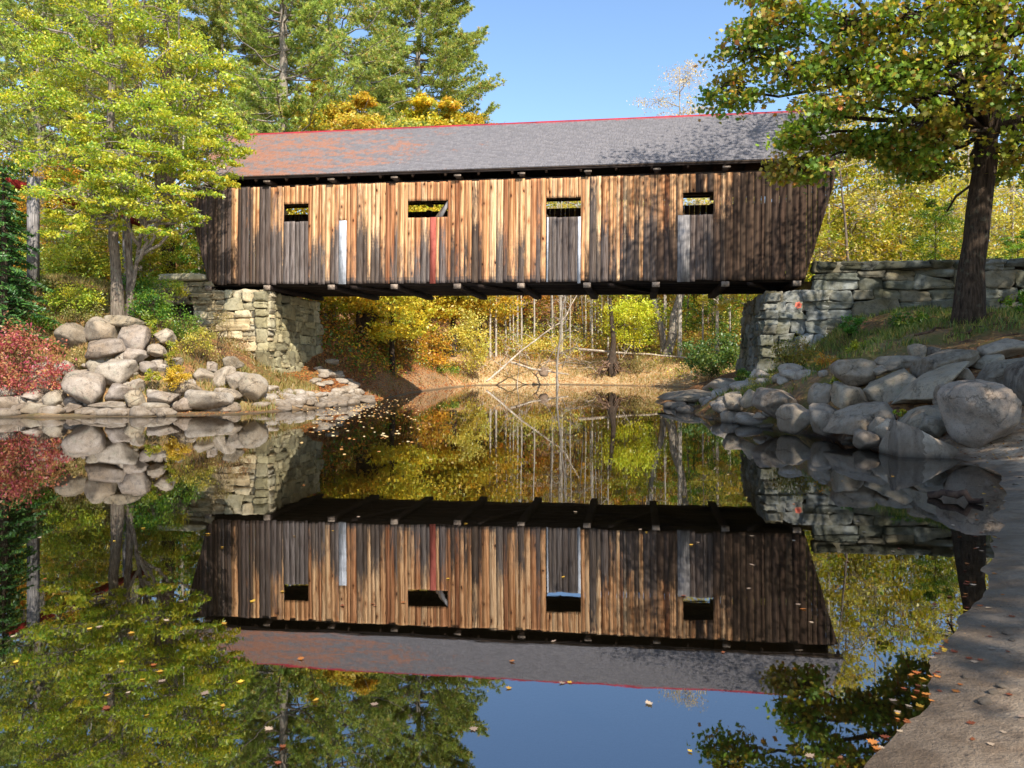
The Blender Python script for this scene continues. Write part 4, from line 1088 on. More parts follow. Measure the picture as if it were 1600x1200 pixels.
# --- right foreground maple
Yr = 21.5
make_tree('maple_tree', 'large dark trunked maple with green and orange leaves at the right by the stone wall', 'tree',
    [T((1512, 500, Yr, .37), (1520, 400, Yr, .33), (1533, 300, Yr, .31), (1545, 200, Yr, .28), (1552, 100, Yr - .3, .27), (1560, 0, Yr - .6, .22), (1570, -160, Yr - 1, .16), (1560, -330, Yr - 1, .08)),
     T((1546, 205, Yr, .15), (1600, 180, Yr - .4, .14), (1680, 140, Yr - 1, .15), (1780, 80, Yr - 1.5, .1)),
     T((1555, 60, Yr - .5, .2), (1600, 40, Yr - 2, .18), (1640, -40, Yr - 3.5, .13), (1640, -200, Yr - 4, .07)),
     T((1545, 195, Yr, .11), (1450, 185, Yr - .6, .085), (1370, 188, Yr - 1.2, .06), (1300, 180, Yr - 1.6, .04))],
    [M(1170, 75, 21, 62, 30, 26), M(1145, 140, 21.3, 48, 30, 20), M(1240, 110, 20.4, 60, 32, 24), M(1230, 40, 20.6, 60, 28, 20), M(1330, 40, 19.6, 70, 36, 26), M(1320, 110, 20, 70, 34, 26),
     M(1250, 215, 20.6, 50, 22, 20), M(1250, 262, 20.5, 48, 20, 20), M(1300, 165, 19.8, 70, 26, 24), M(1410, 120, 19.2, 70, 40, 28), M(1420, 30, 18.8, 75, 40, 28), M(1390, 220, 20.5, 70, 26, 20), M(1460, 250, 22, 60, 26, 18),
     M(1500, 90, 18.4, 70, 45, 28), M(1540, 10, 18, 80, 40, 26), M(1580, 130, 18.5, 60, 40, 22), M(1440, 190, 19.4, 50, 22, 14),
     M(1400, 240, 21, 50, 20, 12), M(1350, 225, 20.6, 50, 20, 12), M(1470, 215, 19.6, 40, 20, 10), M(1450, 262, 22, 50, 16, 10), M(1590, 225, 21, 50, 26, 14), M(1585, 260, 22.5, 45, 30, 12), M(1600, 190, 22, 50, 30, 14), M(1250, -50, 20, 80, 36, 24), M(1380, -70, 19, 100, 44, 28), M(1520, -100, 18.5, 110, 50, 30), M(1200, -10, 21, 50, 24, 10),
     M(1450, -220, 20, 160, 80, 26), M(1330, -180, 21, 110, 60, 20), M(1620, -250, 20, 150, 90, 24), M(1700, 0, 18, 110, 100, 20), M(1500, -380, 21, 180, 90, 22), M(1300, -300, 22, 120, 70, 16),
     M(1480, 330, 25, 40, 16, 0), M(1420, 130, 24, 90, 50, 12), M(1560, 40, 24, 100, 60, 14), M(1640, -120, 24, 140, 90, 24), M(1500, -300, 24, 170, 100, 36)],
    48, .078, MAPLEC, BARK_DARK, 5, MAPLE, flat=.55, up=.45, droop=.10, sub_r=.50, limb_r=.085)
# shade trees on the right shore, mostly beyond the frame
def proto_tree(name, label, cat, seed, H, palette, bark, spread=.28, low=.3, nm=12, per=60, size=.1, tr=.16, group=None, shape=RHOMB, limb=.06, lean=0.0, leafmat=None, vase=False, n_sub=12, sub_r=.36, merge=False):
    r = np.random.default_rng(seed)
    tx = r.normal(0, .03, 5).cumsum() * H * .3
    tr_ = [(tx[0] * 0 + lean * H * t, tx[int(t * 4)] * .6 * (t > 0), H * t, tr * (1 - t * .85)) for t in (0, .25, .5, .75, 1)]
    ms = []
    for k in range(nm):
        t = low + (1 - low) * (k + .5) / nm; a = k * 2.4 + r.uniform(-.5, .5)
        prof = math.sin(min(1, (t - low) / (1 - low) * .85 + .12) * math.pi) ** .7
        if vase: prof = .35 + .65 * t
        R = H * spread * prof
        c = (lean * H * t + math.cos(a) * R * .55, math.sin(a) * R * .55, H * t)
        ms.append((c, (R * .6, R * .6, R * .38), n_sub))
    return make_tree(name, label, cat, [tr_], ms, per, size, palette, bark, seed, shape, group, limb_r=limb, leafmat=leafmat, sub_r=sub_r, merge=merge)
def gz(x, y): return float(ground_z(x, y)[0])
shade = proto_tree('maple_tree', 'broad green shade tree standing on the sandy right shore', 'tree', 77, 17, GREEN, BARK_DARK, .42, .35, 18, 60, .16, .3, 'shade trees on the right shore', n_sub=16)
shade.location = (17.5, 5.5, gz(17.5, 5.5))
for x, y, s in ((12.5, -4.5, .78), (20, -3, 1.1), (23, 14, 1.0)): dup(shade, (x, y, gz(x, y)), rng.uniform(0, 6), s)

# --- pines
def pine(name, label, base, H, R, seed, lowf=.2, tr=.38, group=None, dens=1.3, pathpx=None, nwh=28, dark=1.0, bare=.0, sz=1.0):
    r = np.random.default_rng(seed); b = np.asarray(base, float)
    root = empty(name, b, label, 'tree', group)
    w = Geo(); zz = np.linspace(0, 1, 16)
    lx = np.cumsum(r.normal(0, .05, 16)); ly = np.cumsum(r.normal(0, .05, 16))
    P = np.stack([lx, ly, zz * H], 1); P[0] = (0, 0, -.3)
    w.tube(P, tr * (1 - .86 * zz), 12, (1, 1, 1), .03)
    w.build('trunk', BARK_GREY, root, smooth=True)
    br = Geo(); nd = Geo(); C, D_, Cc = [], [], []
    for k in range(nwh):
        t = lowf + (1 - lowf) * (k + r.uniform(0, .8)) / nwh
        z = H * t; i = min(14, int(t * 15)); org = P[i] + (P[i + 1] - P[i]) * (t * 15 - i); org[2] = z
        prof = (1 - ((t - lowf) / (1 - lowf)) ** 1.6) * .8 + .2
        for a in np.arange(5) * 1.257 + r.uniform(0, 6):
            a += r.normal(0, .3); Lb = R * prof * r.uniform(.55, 1.1)
            d = np.array([math.cos(a), math.sin(a), 0])
            n = 8; s = np.linspace(0, 1, n)[:, None]
            Q = org + d * Lb * s + np.array([0, 0, 1]) * (Lb * (.02 * s + .22 * s ** 2.2 - .06 * np.sin(s * 3.1))) + r.normal(0, .03, (n, 3)) * Lb * s
            br.tube(Q, np.linspace(.055, .012, n) * (1 + Lb * .05), 5)
            if r.random() < bare: continue
            side = np.cross(d, (0, 0, 1))
            m = int(9 * dens)
            for f in np.linspace(.32, 1, m):
                q = np.array([np.interp(f * 7, np.arange(8), Q[:, j]) for j in range(3)])
                for sg in (-1, 1):
                    tl = Lb * .28 * (1.15 - f * .7) * r.uniform(.6, 1.2)
                    td = unit(side * sg * .8 + d * .7 + np.array([0, 0, r.uniform(.0, .35)]))
                    e = q + td * tl
                    br.tube([q, (q + e) / 2, e], [.012, .009, .005], 3)
                    nt_ = int(6 * dens)
                    for h_ in np.linspace(.25, 1.05, nt_):
                        C.append(q + td * tl * h_ + r.normal(0, .07, 3) * sz); D_.append(td)
    C, D_ = np.array(C), np.array(D_); nn = 13
    cc = np.repeat(C, nn, 0); dd = np.repeat(D_, nn, 0)
    N = len(cc); dirs = unit(dd * .8 + np.array([0, 0, .5]) + r.normal(size=(N, 3)) * .65)
    ln = r.uniform(.14, .27, N)[:, None] * sz; ww = unit(np.cross(dirs, r.normal(size=(N, 3)))) * .021 * sz
    a0 = cc + dirs * .02; e0 = cc + dirs * ln
    V = np.stack([a0 - ww, a0 + ww, e0], 1).reshape(-1, 3)
    tc = pal([(150, 168, 78), (178, 190, 92), (120, 144, 66), (200, 200, 104), (206, 178, 104)], [4, 4, 2, 2, .7], len(C), r)
    nd.add(V, np.arange(3 * N).reshape(N, 3), np.repeat(tc * dark, nn, 0))
    br.build('branches', BARK_GREY, root, smooth=True)
    nd.build('crown', NEEDLE, root)
    return root
def base_at(px, Y, py=None):
    x = (px - CX) / F * Y
    return np.array([x, Y, gz(x, Y) if py is None else CH + (HY - py) / F * Y])
pA = pine('white_pine', 'tall straight grey trunked white pine directly behind the bridge roof, left of the others', base_at(441, 46), 33, 5.0, 1, .28, .42, 'white pines behind the bridge', bare=.18)
pB = pine('white_pine', 'white pine with leaning trunk and long bare limbs behind the roof', base_at(516, 49), 35, 6.0, 2, .25, .40, 'white pines behind the bridge', bare=.12)
pC = pine('white_pine', 'broad rightmost white pine whose boughs reach into the open sky', base_at(655, 74), 42, 8.6, 4, .36, .50, 'white pines behind the bridge', dens=1.7, nwh=32, sz=1.25)
for px, Y, s, lb in ((345, 66, .85, 'white pine rising behind the left end of the roof'), (215, 46, .85, 'white pine standing behind the yellow green tree'), (60, 44, .9, 'leftmost white pine behind the height bar'),
                     (585, 80, .95, 'white pine farther back between the leaning and the rightmost pine'), (-60, 50, 1, 'white pine at the left picture edge'), (130, 70, .85, 'distant white pine seen through gaps of the left crown')):
    p_ = base_at(px, Y); dup(pC if px in (345, 590, 130) else pA, p_, rng.uniform(0, 6), s, lb, 'white pines behind the bridge')

# --- hemlocks at the far left
def hemlock(base, H, R, seed, label):
    r = np.random.default_rng(seed); root = empty('hemlock_tree', base, label, 'tree', 'hemlocks at the left edge')
    w = Geo(); w.tube([(0, 0, -.3), (0, .05, H * .5), (0, 0, H)], [.16, .1, .02], 9); w.build('trunk', BARK_DARK, root, smooth=True)
    C, D_, Cc = [], [], []; br = Geo()
    for k in range(int(H * 11)):
        t = (k + r.random()) / (H * 11); z = H * (.04 + .95 * t); L = R * (1 - t) ** .75 * r.uniform(.6, 1.1) + .2; a = k * 2.4
        d = np.array([math.cos(a), math.sin(a), 0]); s = np.linspace(0, 1, 6)[:, None]
        Q = np.array([0, 0, z]) + d * L * s - np.array([0, 0, 1]) * (L * .32 * s ** 1.8)
        br.tube(Q, np.linspace(.025, .005, 6), 4)
        side = np.cross(d, (0, 0, 1)); n = int(130 * L / R) + 24
        f = r.uniform(.15, 1.0, n); off = r.normal(0, .17, n) * (1.2 - f) * L
        C.append(np.stack([np.interp(f * 5, np.arange(6), Q[:, j]) for j in range(3)], 1) + off[:, None] * side + np.array([0, 0, -1]) * np.abs(off)[:, None] * .35)
    C = np.concatenate(C); g = Geo()
    leaves(g, C, .075, pal([(62, 98, 48), (84, 122, 56), (48, 80, 42), (112, 142, 66)], [4, 3, 2, 1.3], len(C), r), 1.6, OVAL * (0.8, 1.3), r=r)
    br.build('branches', BARK_DARK, root, smooth=True); g.build('crown', NEEDLE, root)
    return root
hemlock(base_at(5, 27.6), 6.2, 1.9, 1, 'dense dark green hemlock at the left edge above the pink shrub')
hemlock(base_at(14, 29.5), 5.0, 1.3, 2, 'dark hemlock beside the near post of the height bar')
hemlock(base_at(-55, 28.0), 7.5, 2.2, 3, 'larger hemlock partly cut off by the left edge')

# ------------------------------------------------------------------ height bar over the road on the left
hb = empty('height_bar', bl(-19.6, 1.5, 5.05), 'red crossbar on grey posts standing across the road at left', 'height bar')
ho = np.array(hb.location)
for px, Y, ty in ((52, 31, 278), (199, 38, 338)):
    g = Geo(); p = at(px, 400, Y); zt = at(px, ty, Y)[2]
    g.box(p[0] - .17, p[0] + .17, Y - .15, Y + .15, 4.4, zt); g.build('post', GREYWOOD, hb, ho)
g = Geo(); a, b = at(12, 283, 30.2), at(226, 351, 38.9); g.bar(a, b, .22, .28); g.build('crossbar', REDBEAM, hb, ho)
# dark post and pale trunks by the bridge portal
g = Geo(); p = base_at(262, 41); w_ = .32
P = np.array([(p[0], p[1], p[2] - .3), (p[0] + .05, p[1], p[2] + 2), (p[0], p[1], p[2] + 7), (p[0] - .1, p[1], p[2] + 14)])
g.tube(smooth_path(P, 8), [.42, .36, .34, .33, .31, .3, .28, .25], 10, (.6, .55, .5), .04)
rt = empty('bare_tree', p, 'thick dark brown trunk just left of the bridge portal', 'tree'); g.build('trunk', BARK_DARK, rt, p, smooth=True)

# ------------------------------------------------------------------ background trees
G_Y, G_B, G_L, G_RT = 'autumn trees beyond the bridge', 'slender bare trunks beyond the pond', 'trees behind the left bank', 'yellow trees behind the stone wall'
pt = {}
pt['yel'] = proto_tree('birch_tree', 'yellow leaved birch in the woods behind the stone wall', 'tree', 11, 15, YEL, BARK_PALE, .26, .25, 13, 34, .10, .13, G_RT)
pt['yel2'] = proto_tree('birch_tree', 'loose crowned yellow birch behind the stone wall', 'tree', 12, 13, YEL, BARK_GREY, .30, .15, 15, 30, .09, .10, G_RT, lean=.05)
pt['org'] = proto_tree('maple_tree', 'orange and gold maple in the woods beyond the bridge', 'tree', 13, 12, ORG, BARK_DARK, .34, .12, 14, 58, .11, .14, G_Y)
pt['yg'] = proto_tree('maple_tree', 'yellow green young maple in the woods beyond the bridge', 'tree', 14, 11, YG, BARK_GREY, .34, .12, 14, 58, .11, .12, G_Y)
pt['grn'] = proto_tree('broadleaf_tree', 'green leafed tree in the woods behind the left bank', 'tree', 15, 13, GREEN, BARK_DARK, .34, .1, 14, 58, .12, .14, G_L)
pt['bare'] = proto_tree('bare_tree', 'slender nearly leafless grey tree beyond the far shore', 'tree', 16, 15, TANT, BARK_PALE, .13, .3, 9, 3, .07, .10, G_B, limb=.03, n_sub=7, merge=True)
pt['bare2'] = proto_tree('bare_tree', 'thin leaning bare tree beyond the far shore', 'tree', 17, 13, ORG, BARK_GREY, .16, .25, 9, 6, .08, .09, G_B, limb=.03, lean=.08, n_sub=7, merge=True)
used = set()
def plant(kind, px, Y, s=1.0, label=None, group=None, py=None, rot=None):
    p = base_at(px, Y, py); rz = rng.uniform(0, 6.28) if rot is None else rot
    if kind not in used:
        used.add(kind); o = pt[kind]; o.location = p; o.rotation_euler[2] = rz; o.scale = (s, s, s)
        if label: o['label'] = label
        if group: o['group'] = group
        return o
    return dup(pt[kind], p, rz, s, label, group)
# yellow maple line seen over the roof
pt['org2'] = proto_tree('maple_tree', 'golden maple', 'tree', 19, 14, ([(240, 204, 70), (222, 200, 72), (190, 190, 66), (160, 174, 64), (232, 176, 66)], [4, 4, 3, 2, 1]), BARK_DARK, .24, .15, 22, 60, .10, .16, G_Y, n_sub=22, sub_r=.5)
for px, Y, q, lb in ((560, 45, 1.06, 'golden maple over the roof below the pines, left one'), (612, 46, .98, 'golden maple over the roof between the pine trunks'), (664, 68, 1.62, 'golden maple over the roof at the foot of the rightmost pine'),
                     (708, 68, 1.60, 'bright orange gold maple over the roof under the right pine boughs'), (750, 70, 1.54, 'rightmost golden maple over the roof beside the open sky'), (500, 47, 1.08, 'yellow maple over the roof left of the golden ones')):
    plant('org2', px, Y, q, lb, G_Y)
# on the leafy slope seen under the bridge
for px, Y, q, lb in ((520, 52, .6, 'small maple high on the leafy slope beside the left abutment'), (590, 60, .62, 'small gold maple on the leafy slope above the brown shrub'), (650, 68, .7, 'gold maple at the top of the leafy slope left of the far shore')):
    plant('yg' if px != 650 else 'org', px, Y, q, lb, G_Y)
plant('yg', 975, 70, .82, 'bright yellow green maple on the far shore right of centre', G_Y, rot=1.0)
plant('yg', 1000, 72, .7, 'smaller yellow green maple beside the bright one on the far shore', G_Y)
for k in range(34):
    px = rng.uniform(735, 1160); Y = rng.uniform(71, 92)
    plant('bare' if k % 3 else 'bare2', px, Y, rng.uniform(.8, 1.15), 'slender bare grey tree deep in the woods beyond the far shore', G_B)
for px, Y in ((752, 71), (766, 69), (775, 69.5), (790, 72), (802, 74), (815, 71), (835, 72), (863, 75), (930, 76), (950, 70), (1011, 78), (1098, 66)):
    plant('bare', px, Y, rng.uniform(.85, 1.05), 'slender pale upright trunk at the edge of the far shore', G_B)
for k in range(26):
    px = rng.uniform(660, 1200); Y = rng.uniform(86, 125)
    plant(['org', 'yel', 'yg', 'yel2', 'org'][k % 5], px, Y, rng.uniform(1.15, 1.5), 'autumn coloured tree deep in the woods beyond the far shore', 'far autumn trees')
for px, Y in ((1120, 74), (1150, 80), (1075, 84)):
    plant('grn', px, Y, .8, 'dark green tree in the woods beyond the right abutment', G_Y)
# right side behind the wall
for k in range(26):
    px = 1215 + (k * 61 % 460); Y = 40 + (k * 17 % 34)
    plant(['yel', 'bare', 'yel2', 'yg', 'yel'][k % 5], px, Y, rng.uniform(.8, 1.2) * (0.8 if Y < 46 else 1), ['yellow birch with airy crown behind the stone wall', 'slender pale bare trunk behind the stone wall', 'lime green maple among the yellow birches behind the stone wall'][(0, 1, 0, 2, 0)[k % 5]], (G_RT, 'bare trunks behind the stone wall', 'lime maples behind the stone wall')[(0, 1, 0, 2, 0)[k % 5]])
for px, Y, s in ((1120, 66, 1.25), (1170, 60, 1.2), (1230, 64, 1.3)):
    plant('yel', px, Y, s, 'tall pale yellow birch rising behind the right end of the roof', G_RT)
plant('grn', 1460, 36, .36, 'small green sapling in front of the yellow woods behind the wall', G_RT, rot=2)
for k in range(4):
    plant('bare2', 1330 + (k * 83 % 290), 37.5 + k * 1.4, .9, 'thin leaning grey trunk close behind the stone wall', 'leaning trunks behind the stone wall')
for px, Y in ((1400, 41), (1590, 38)): plant('grn', px, Y, .34, 'small green sapling rising close behind the stone wall', 'green saplings behind the stone wall')
# left side
for k in range(20):
    px = -90 + (k * 53 % 440); Y = 41 + (k * 13 % 26)
    plant(['grn', 'yg', 'org', 'grn', 'yel'][k % 5], px, Y, rng.uniform(.6, .95) * (1 if Y > 48 else .7), 'mixed green and gold tree in the woods behind the left bank', G_L)
for px, Y, s in ((110, 36.5, .38), (150, 38, .40), (75, 37, .36), (235, 40, .42), (300, 42, .4)):
    plant('yg', px, Y, s, 'low bright yellow green sapling behind the road on the left', G_L)
for k in range(14):
    plant('bare', -40 + k * 27, 43 + (k * 7 % 12), rng.uniform(.8, 1.1), 'thin grey trunk in the woods behind the left bank', G_L)
# tan, nearly bare tree against the sky
tn = proto_tree('bare_tree', 'feathery tan and pink tree top against the sky beside the maple leaves', 'tree', 31, 25, TANT, BARK_PALE, .15, .5, 12, 26, .07, .2, limb=.05, vase=True, n_sub=26)
tn.location = base_at(1062, 66)
# two leaning trunks right of centre beyond the far shore
for (a, b, lb) in (((1036, 552, 68), (1018, 440, 69), 'slim leaning trunk forming the left arm of a V on the far shore'), ((1041, 553, 67.5), (1068, 430, 69), 'stout grey trunk leaning right, right arm of a V on the far shore')):
    A, B_ = at(*a), at(*b); E = A + (B_ - A) * 2.2; g = Geo(); r0 = .42 if a[0] > 1038 else .3
    g.tube(bent(A - (0, 0, .3), E, 10, .01, rng, .08), np.linspace(r0, .16, 10), 10, (1, 1, 1), .03)
    rt = empty('leaning_tree', A, lb, 'tree', 'leaning trunks on the far shore'); g.build('trunk', BARK_GREY, rt, A, smooth=True)
    cl = clumps([(E, (3, 3, 2.0), 26)], rng, .4); crown_from(cl, rng, 60, .12, YEL).build('crown', LEAF, rt, A)
# thick dark lichened trunk on the left slope under the bridge
A, B_ = at(557, 545, 45), at(586, 455, 46); g = Geo(); E = A + (B_ - A) * 2.4
g.tube(bent(A - (0, 0, .4), E, 10, .02, rng, .1), np.linspace(.5, .3, 10), 12, (.9, .9, .9), .06)
rt = empty('leaning_tree', A, 'thick dark lichen covered trunk leaning right on the slope under the bridge', 'tree'); g.build('trunk', BARK_DARK, rt, A, smooth=True)
cl = clumps([(E, (3, 3, 2.4), 30)], rng, .4); crown_from(cl, rng, 60, .11, YG).build('crown', LEAF, rt, A)

# far woods: one mass
g = Geo(); n = 60000
Y = rng.uniform(95, 170, n); X = rng.uniform(-110, 130, n); top = 4 + 10 * (X < 22) + 7 * (hash_noise(np.stack([X, Y], 1), .12, 9) + .5) * 1.2
Zt = ground_z(X, Y) + rng.uniform(0, 1, n) ** .8 * top
keep = (Zt - CH) / Y * F < 355
leaves(g, np.stack([X, Y, Zt], 1)[keep], .42, pal(YEL[0] + ORG[0] + GREEN[0], YEL[1] + ORG[1] + [2, 2, 1, 1, 1], int(keep.sum())), .5)
tag(g.build('far_woods', LEAF), 'distant autumn woods beyond the trees', kind='stuff')

# ------------------------------------------------------------------ shrubs and weeds
DRYC = ([(200, 178, 120), (176, 156, 100), (150, 140, 80)], [3, 3, 1])
def bush(name, label, cat, px, py, Y, rx, rz, palette, n=26, per=70, size=.05, seed=1, shape=OVAL, stems=12, group=None, up=.5, mat=BARK_DARK, sub=.34):
    r = np.random.default_rng(seed); k = Y / F
    c = at(px, py, Y); z0 = gz(c[0], c[1]); z0 = min(z0, c[2] - rz * k * .7)
    base = np.array([c[0], c[1], z0]); root = empty(name, base, label, cat, group)
    ms = [(c, (rx * k, rx * k * .7, rz * k), n)]; cl = clumps(ms, r, sub)
    g = Geo()
    for P, R, _ in cl[:max(stems, len(cl) // 2)]:
        b = base + np.array([r.normal() * rx * k * .25, r.normal() * rx * k * .2, -.1]); g.tube(bent(b, P, 5, .06, r, .3), np.linspace(.014, .004, 5), 4)
    g.build('stems', mat, root, base)
    crown_from(cl, r, per, size, palette, shape, .8, up).build('foliage', LEAF, root, base)
    return root
bush('red_shrub', 'pink and red leaved shrub hanging over the water at the far left', 'shrub', 22, 560, 26.2, 62, 66, PINK, 46, 90, .055, 1)
bush('red_shrub', 'low trailing pink shrub between the left boulders', 'shrub', 85, 590, 26.0, 26, 22, PINK, 14, 60, .045, 2)
bush('yellow_bush', 'small golden yellow bush among the left boulders', 'bush', 277, 587, 26.3, 17, 20, ([(214, 178, 44), (196, 160, 40), (176, 168, 48), (226, 196, 70)], [3, 2, 2, 2]), 22, 90, .035, 3)
bush('green_weed', 'bright green weed standing just above the golden bush', 'weed', 268, 552, 27.0, 12, 22, YG, 12, 60, .04, 4)
bush('green_weed', 'pale green weed left of the golden bush', 'weed', 240, 585, 26.6, 14, 12, YG, 10, 60, .035, 5)
bush('green_shrub', 'yellow green shrub on the left bank between hemlock and trunk', 'shrub', 118, 470, 29.5, 48, 26, YG, 30, 90, .05, 6)
bush('green_shrub', 'dark green shrub left of the boulder pile top', 'shrub', 75, 505, 28.6, 34, 24, GREEN, 24, 90, .05, 7)
bush('green_shrub', 'bright green shrub behind the road under the left tree', 'shrub', 120, 410, 35.5, 70, 28, YG, 30, 90, .07, 8)
bush('green_shrub', 'dark leaved shrub right of the twin trunk', 'shrub', 240, 478, 29.6, 36, 24, GREEN, 26, 80, .05, 9)
bush('weed_clump', 'mixed green weeds below the low dark wall', 'weeds', 285, 505, 29.4, 36, 26, GREEN, 26, 70, .04, 10)
bush('weed_clump', 'yellow flowered weeds in front of the left abutment', 'weeds', 312, 530, 28.9, 26, 26, ([(220, 200, 70), (176, 172, 70), (140, 146, 62), (190, 160, 110)], [3, 3, 3, 2]), 22, 70, .035, 11)
bush('weed_clump', 'dry brown weeds at the foot of the left abutment', 'weeds', 356, 548, 29.4, 34, 22, ([(178, 130, 96), (160, 112, 84), (196, 160, 110), (150, 140, 72)], [3, 3, 2, 1]), 26, 60, .03, 12)
bush('green_shrub', 'yellow leaved shrub hanging beside the low dark wall', 'shrub', 268, 450, 31.5, 30, 16, YG, 16, 60, .045, 13)
bush('green_weed', 'small green weed tuft behind the white stone', 'weed', 240, 512, 28.6, 10, 14, YG, 8, 60, .035, 14)
bush('green_shrub', 'dark leafy shrub at the left of the low dark wall', 'shrub', 225, 445, 32.5, 36, 18, GREEN, 18, 80, .05, 50)
bush('weed_clump', 'tangled dry and green weeds left of the twin trunk base', 'weeds', 140, 492, 29.0, 34, 14, ([(150, 140, 80), (120, 130, 60), (176, 150, 96)], [3, 3, 2]), 18, 70, .035, 51)
bush('green_shrub', 'deep green shrub in the shade behind the left boulders', 'shrub', 60, 455, 31, 40, 24, ([(70, 92, 40), (92, 116, 48), (120, 130, 54)], [4, 3, 1]), 24, 80, .055, 52)
bush('weed_clump', 'pale dry weeds beside the upper left abutment stones', 'weeds', 345, 505, 31.0, 22, 16, ([(190, 170, 110), (160, 140, 90), (150, 150, 70)], [3, 3, 2]), 14, 60, .03, 53)
bush('weed_clump', 'dry grass clump between the mossy boulder and the blotched stone', 'weeds', 118, 560, 27.2, 14, 18, DRYC, 10, 60, .03, 54)
# right bank
bush('weed_clump', 'tall green and gold weeds at the foot of the right abutment', 'weeds', 1240, 560, 24.6, 34, 40, ([(96, 120, 44), (150, 150, 56), (190, 160, 60), (128, 104, 56)], [4, 3, 2, 2]), 38, 80, .04, 20)
bush('weed_clump', 'orange tinged weeds left of the upper right boulder', 'weeds', 1290, 570, 22.0, 18, 24, ORG, 18, 60, .035, 21)
bush('green_weed', 'bright green fern tuft against the mossy wall', 'weed', 1330, 508, 26.6, 18, 13, ([(86, 150, 50), (110, 170, 56), (70, 124, 44)], [3, 2, 2]), 14, 70, .045, 22)
bush('green_weed', 'lime green leafy weed on the sunlit patch above the right boulders', 'weed', 1340, 543, 22.6, 20, 10, YG, 12, 50, .045, 23)
bush('green_shrub', 'dark green low shrub at the wall foot left of the trunk', 'shrub', 1425, 503, 24.5, 34, 15, GREEN, 22, 70, .05, 24)
bush('green_weed', 'small lime weed growing between the right boulders', 'weed', 1406, 646, 15.6, 10, 7, YG, 7, 40, .03, 25)
bush('green_weed', 'yellow green weed beside the round pale grey boulder', 'weed', 1305, 598, 19.4, 12, 9, YG, 8, 50, .03, 26)
bush('green_weed', 'green sprig on the tan boulder by the rock spit', 'weed', 1116, 607, 30.2, 6, 6, GREEN, 4, 40, .04, 27)
bush('weed_clump', 'low green plants at the inner corner of the right abutment', 'weeds', 1165, 590, 27.6, 14, 14, GREEN, 12, 60, .04, 28)
bush('weed_clump', 'grassy weeds between the right abutment and the dark flat boulder', 'weeds', 1195, 600, 24.5, 26, 14, ([(110, 120, 50), (150, 130, 70), (170, 150, 80)], [3, 2, 2]), 18, 60, .035, 29)
bush('green_shrub', 'small dark leaves growing at the right picture edge below the wall', 'shrub', 1600, 470, 22, 26, 14, GREEN, 12, 60, .05, 30)
# far shore
bush('green_shrub', 'round dark green shrub on the far shore beside the right abutment', 'shrub', 1115, 553, 56, 48, 34, ([(62, 92, 44), (84, 116, 52), (110, 136, 56), (150, 150, 60)], [4, 4, 2, 1]), 46, 110, .11, 40)
bush('gold_shrub', 'golden shrub at the foot of the far slope left of centre', 'shrub', 665, 545, 55, 40, 40, ORG, 40, 80, .10, 41)
bush('gold_shrub', 'brown and gold shrub on the left slope beyond the bridge', 'shrub', 610, 540, 49, 44, 44, ([(150, 112, 44), (176, 138, 50), (120, 110, 46), (104, 92, 40)], [3, 3, 3, 2]), 44, 80, .09, 42)
bush('gold_shrub', 'bright yellow shrub on the far shore left of the slim trunks', 'shrub', 735, 530, 62, 34, 42, YEL, 38, 80, .10, 43)
bush('lime_shrub', 'bright lime yellow young tree foliage right of centre on the far shore', 'shrub', 985, 502, 65, 44, 42, ([(206, 216, 60), (220, 214, 64), (176, 196, 54), (230, 200, 60)], [4, 3, 2, 1]), 60, 80, .10, 60)
bush('green_shrub', 'low green clump at the waterline on the left slope', 'shrub', 690, 580, 56, 22, 10, GREEN, 12, 70, .08, 44)
bush('gold_shrub', 'low yellowing brush in the middle of the far shore', 'shrub', 850, 538, 70, 46, 12, YEL, 20, 60, .10, 45)
bush('gold_shrub', 'grey green brush behind the fallen pale log', 'shrub', 1000, 568, 64, 40, 14, ([(150, 140, 80), (128, 124, 70), (176, 160, 96)], [3, 3, 2]), 20, 60, .08, 46)
bush('gold_shrub', 'green and gold leaves high on the left slope beside the abutment', 'shrub', 520, 470, 44, 34, 20, YG, 20, 70, .09, 47)
bush('gold_shrub', 'gold brown shrub under the bridge beside the lichened trunk', 'shrub', 560, 500, 48, 36, 30, ([(150, 112, 44), (170, 140, 50), (110, 120, 46)], [3, 3, 3]), 28, 80, .09, 48)

# ------------------------------------------------------------------ dead wood on the far shore
def stick(name, label, pts, rad, mat, cat='branch', twig=0, seed=1):
    r = np.random.default_rng(seed); P = smooth_path([at(*p) for p in pts], 12); g = Geo()
    P[1:-1] += r.normal(size=(10, 3)) * rad[0] * .35
    g.tube(P, np.linspace(rad[0], rad[1], 12), 8, (1, 1, 1), .05)
    o = P[0]
    if not twig: return tag(g.build(name, mat, smooth=True, origin=o, loc=o), label, cat)
    root = empty(name, o, label, cat); t = g
    for k in range(twig):
        i = r.integers(3, 12); L = r.uniform(.6, 2.2); d = unit(np.array([r.normal(), r.normal() * .4, r.uniform(.1, .9)]))
        t.tube(bent(P[i], P[i] + d * L, 5, .08, r, .3), np.linspace(rad[1] * .7, .012, 5), 4)
    g.build('stem', mat, root, o, smooth=True); return root
stick('fallen_branch', 'long pale pole leaning up right out of the water at far shore', [(760, 596, 60), (830, 535, 62), (880, 500, 63), (905, 455, 64)], (.085, .035), DEADWOOD, 'branch', 12, 3)
stick('dead_tree', 'thin upright dead tree standing at the water edge in the middle', [(871, 602, 61.5), (870, 575, 61.5), (874, 530, 61.5), (880, 480, 61.5), (884, 420, 61.5)], (.11, .05), BARK_GREY, 'tree', 22, 4)
stick('fallen_log', 'long pale fallen log lying on the far shore right of centre', [(905, 546, 66), (940, 549, 65), (1000, 553, 65), (1085, 560, 64)], (.12, .06), DEADWOOD, 'log')
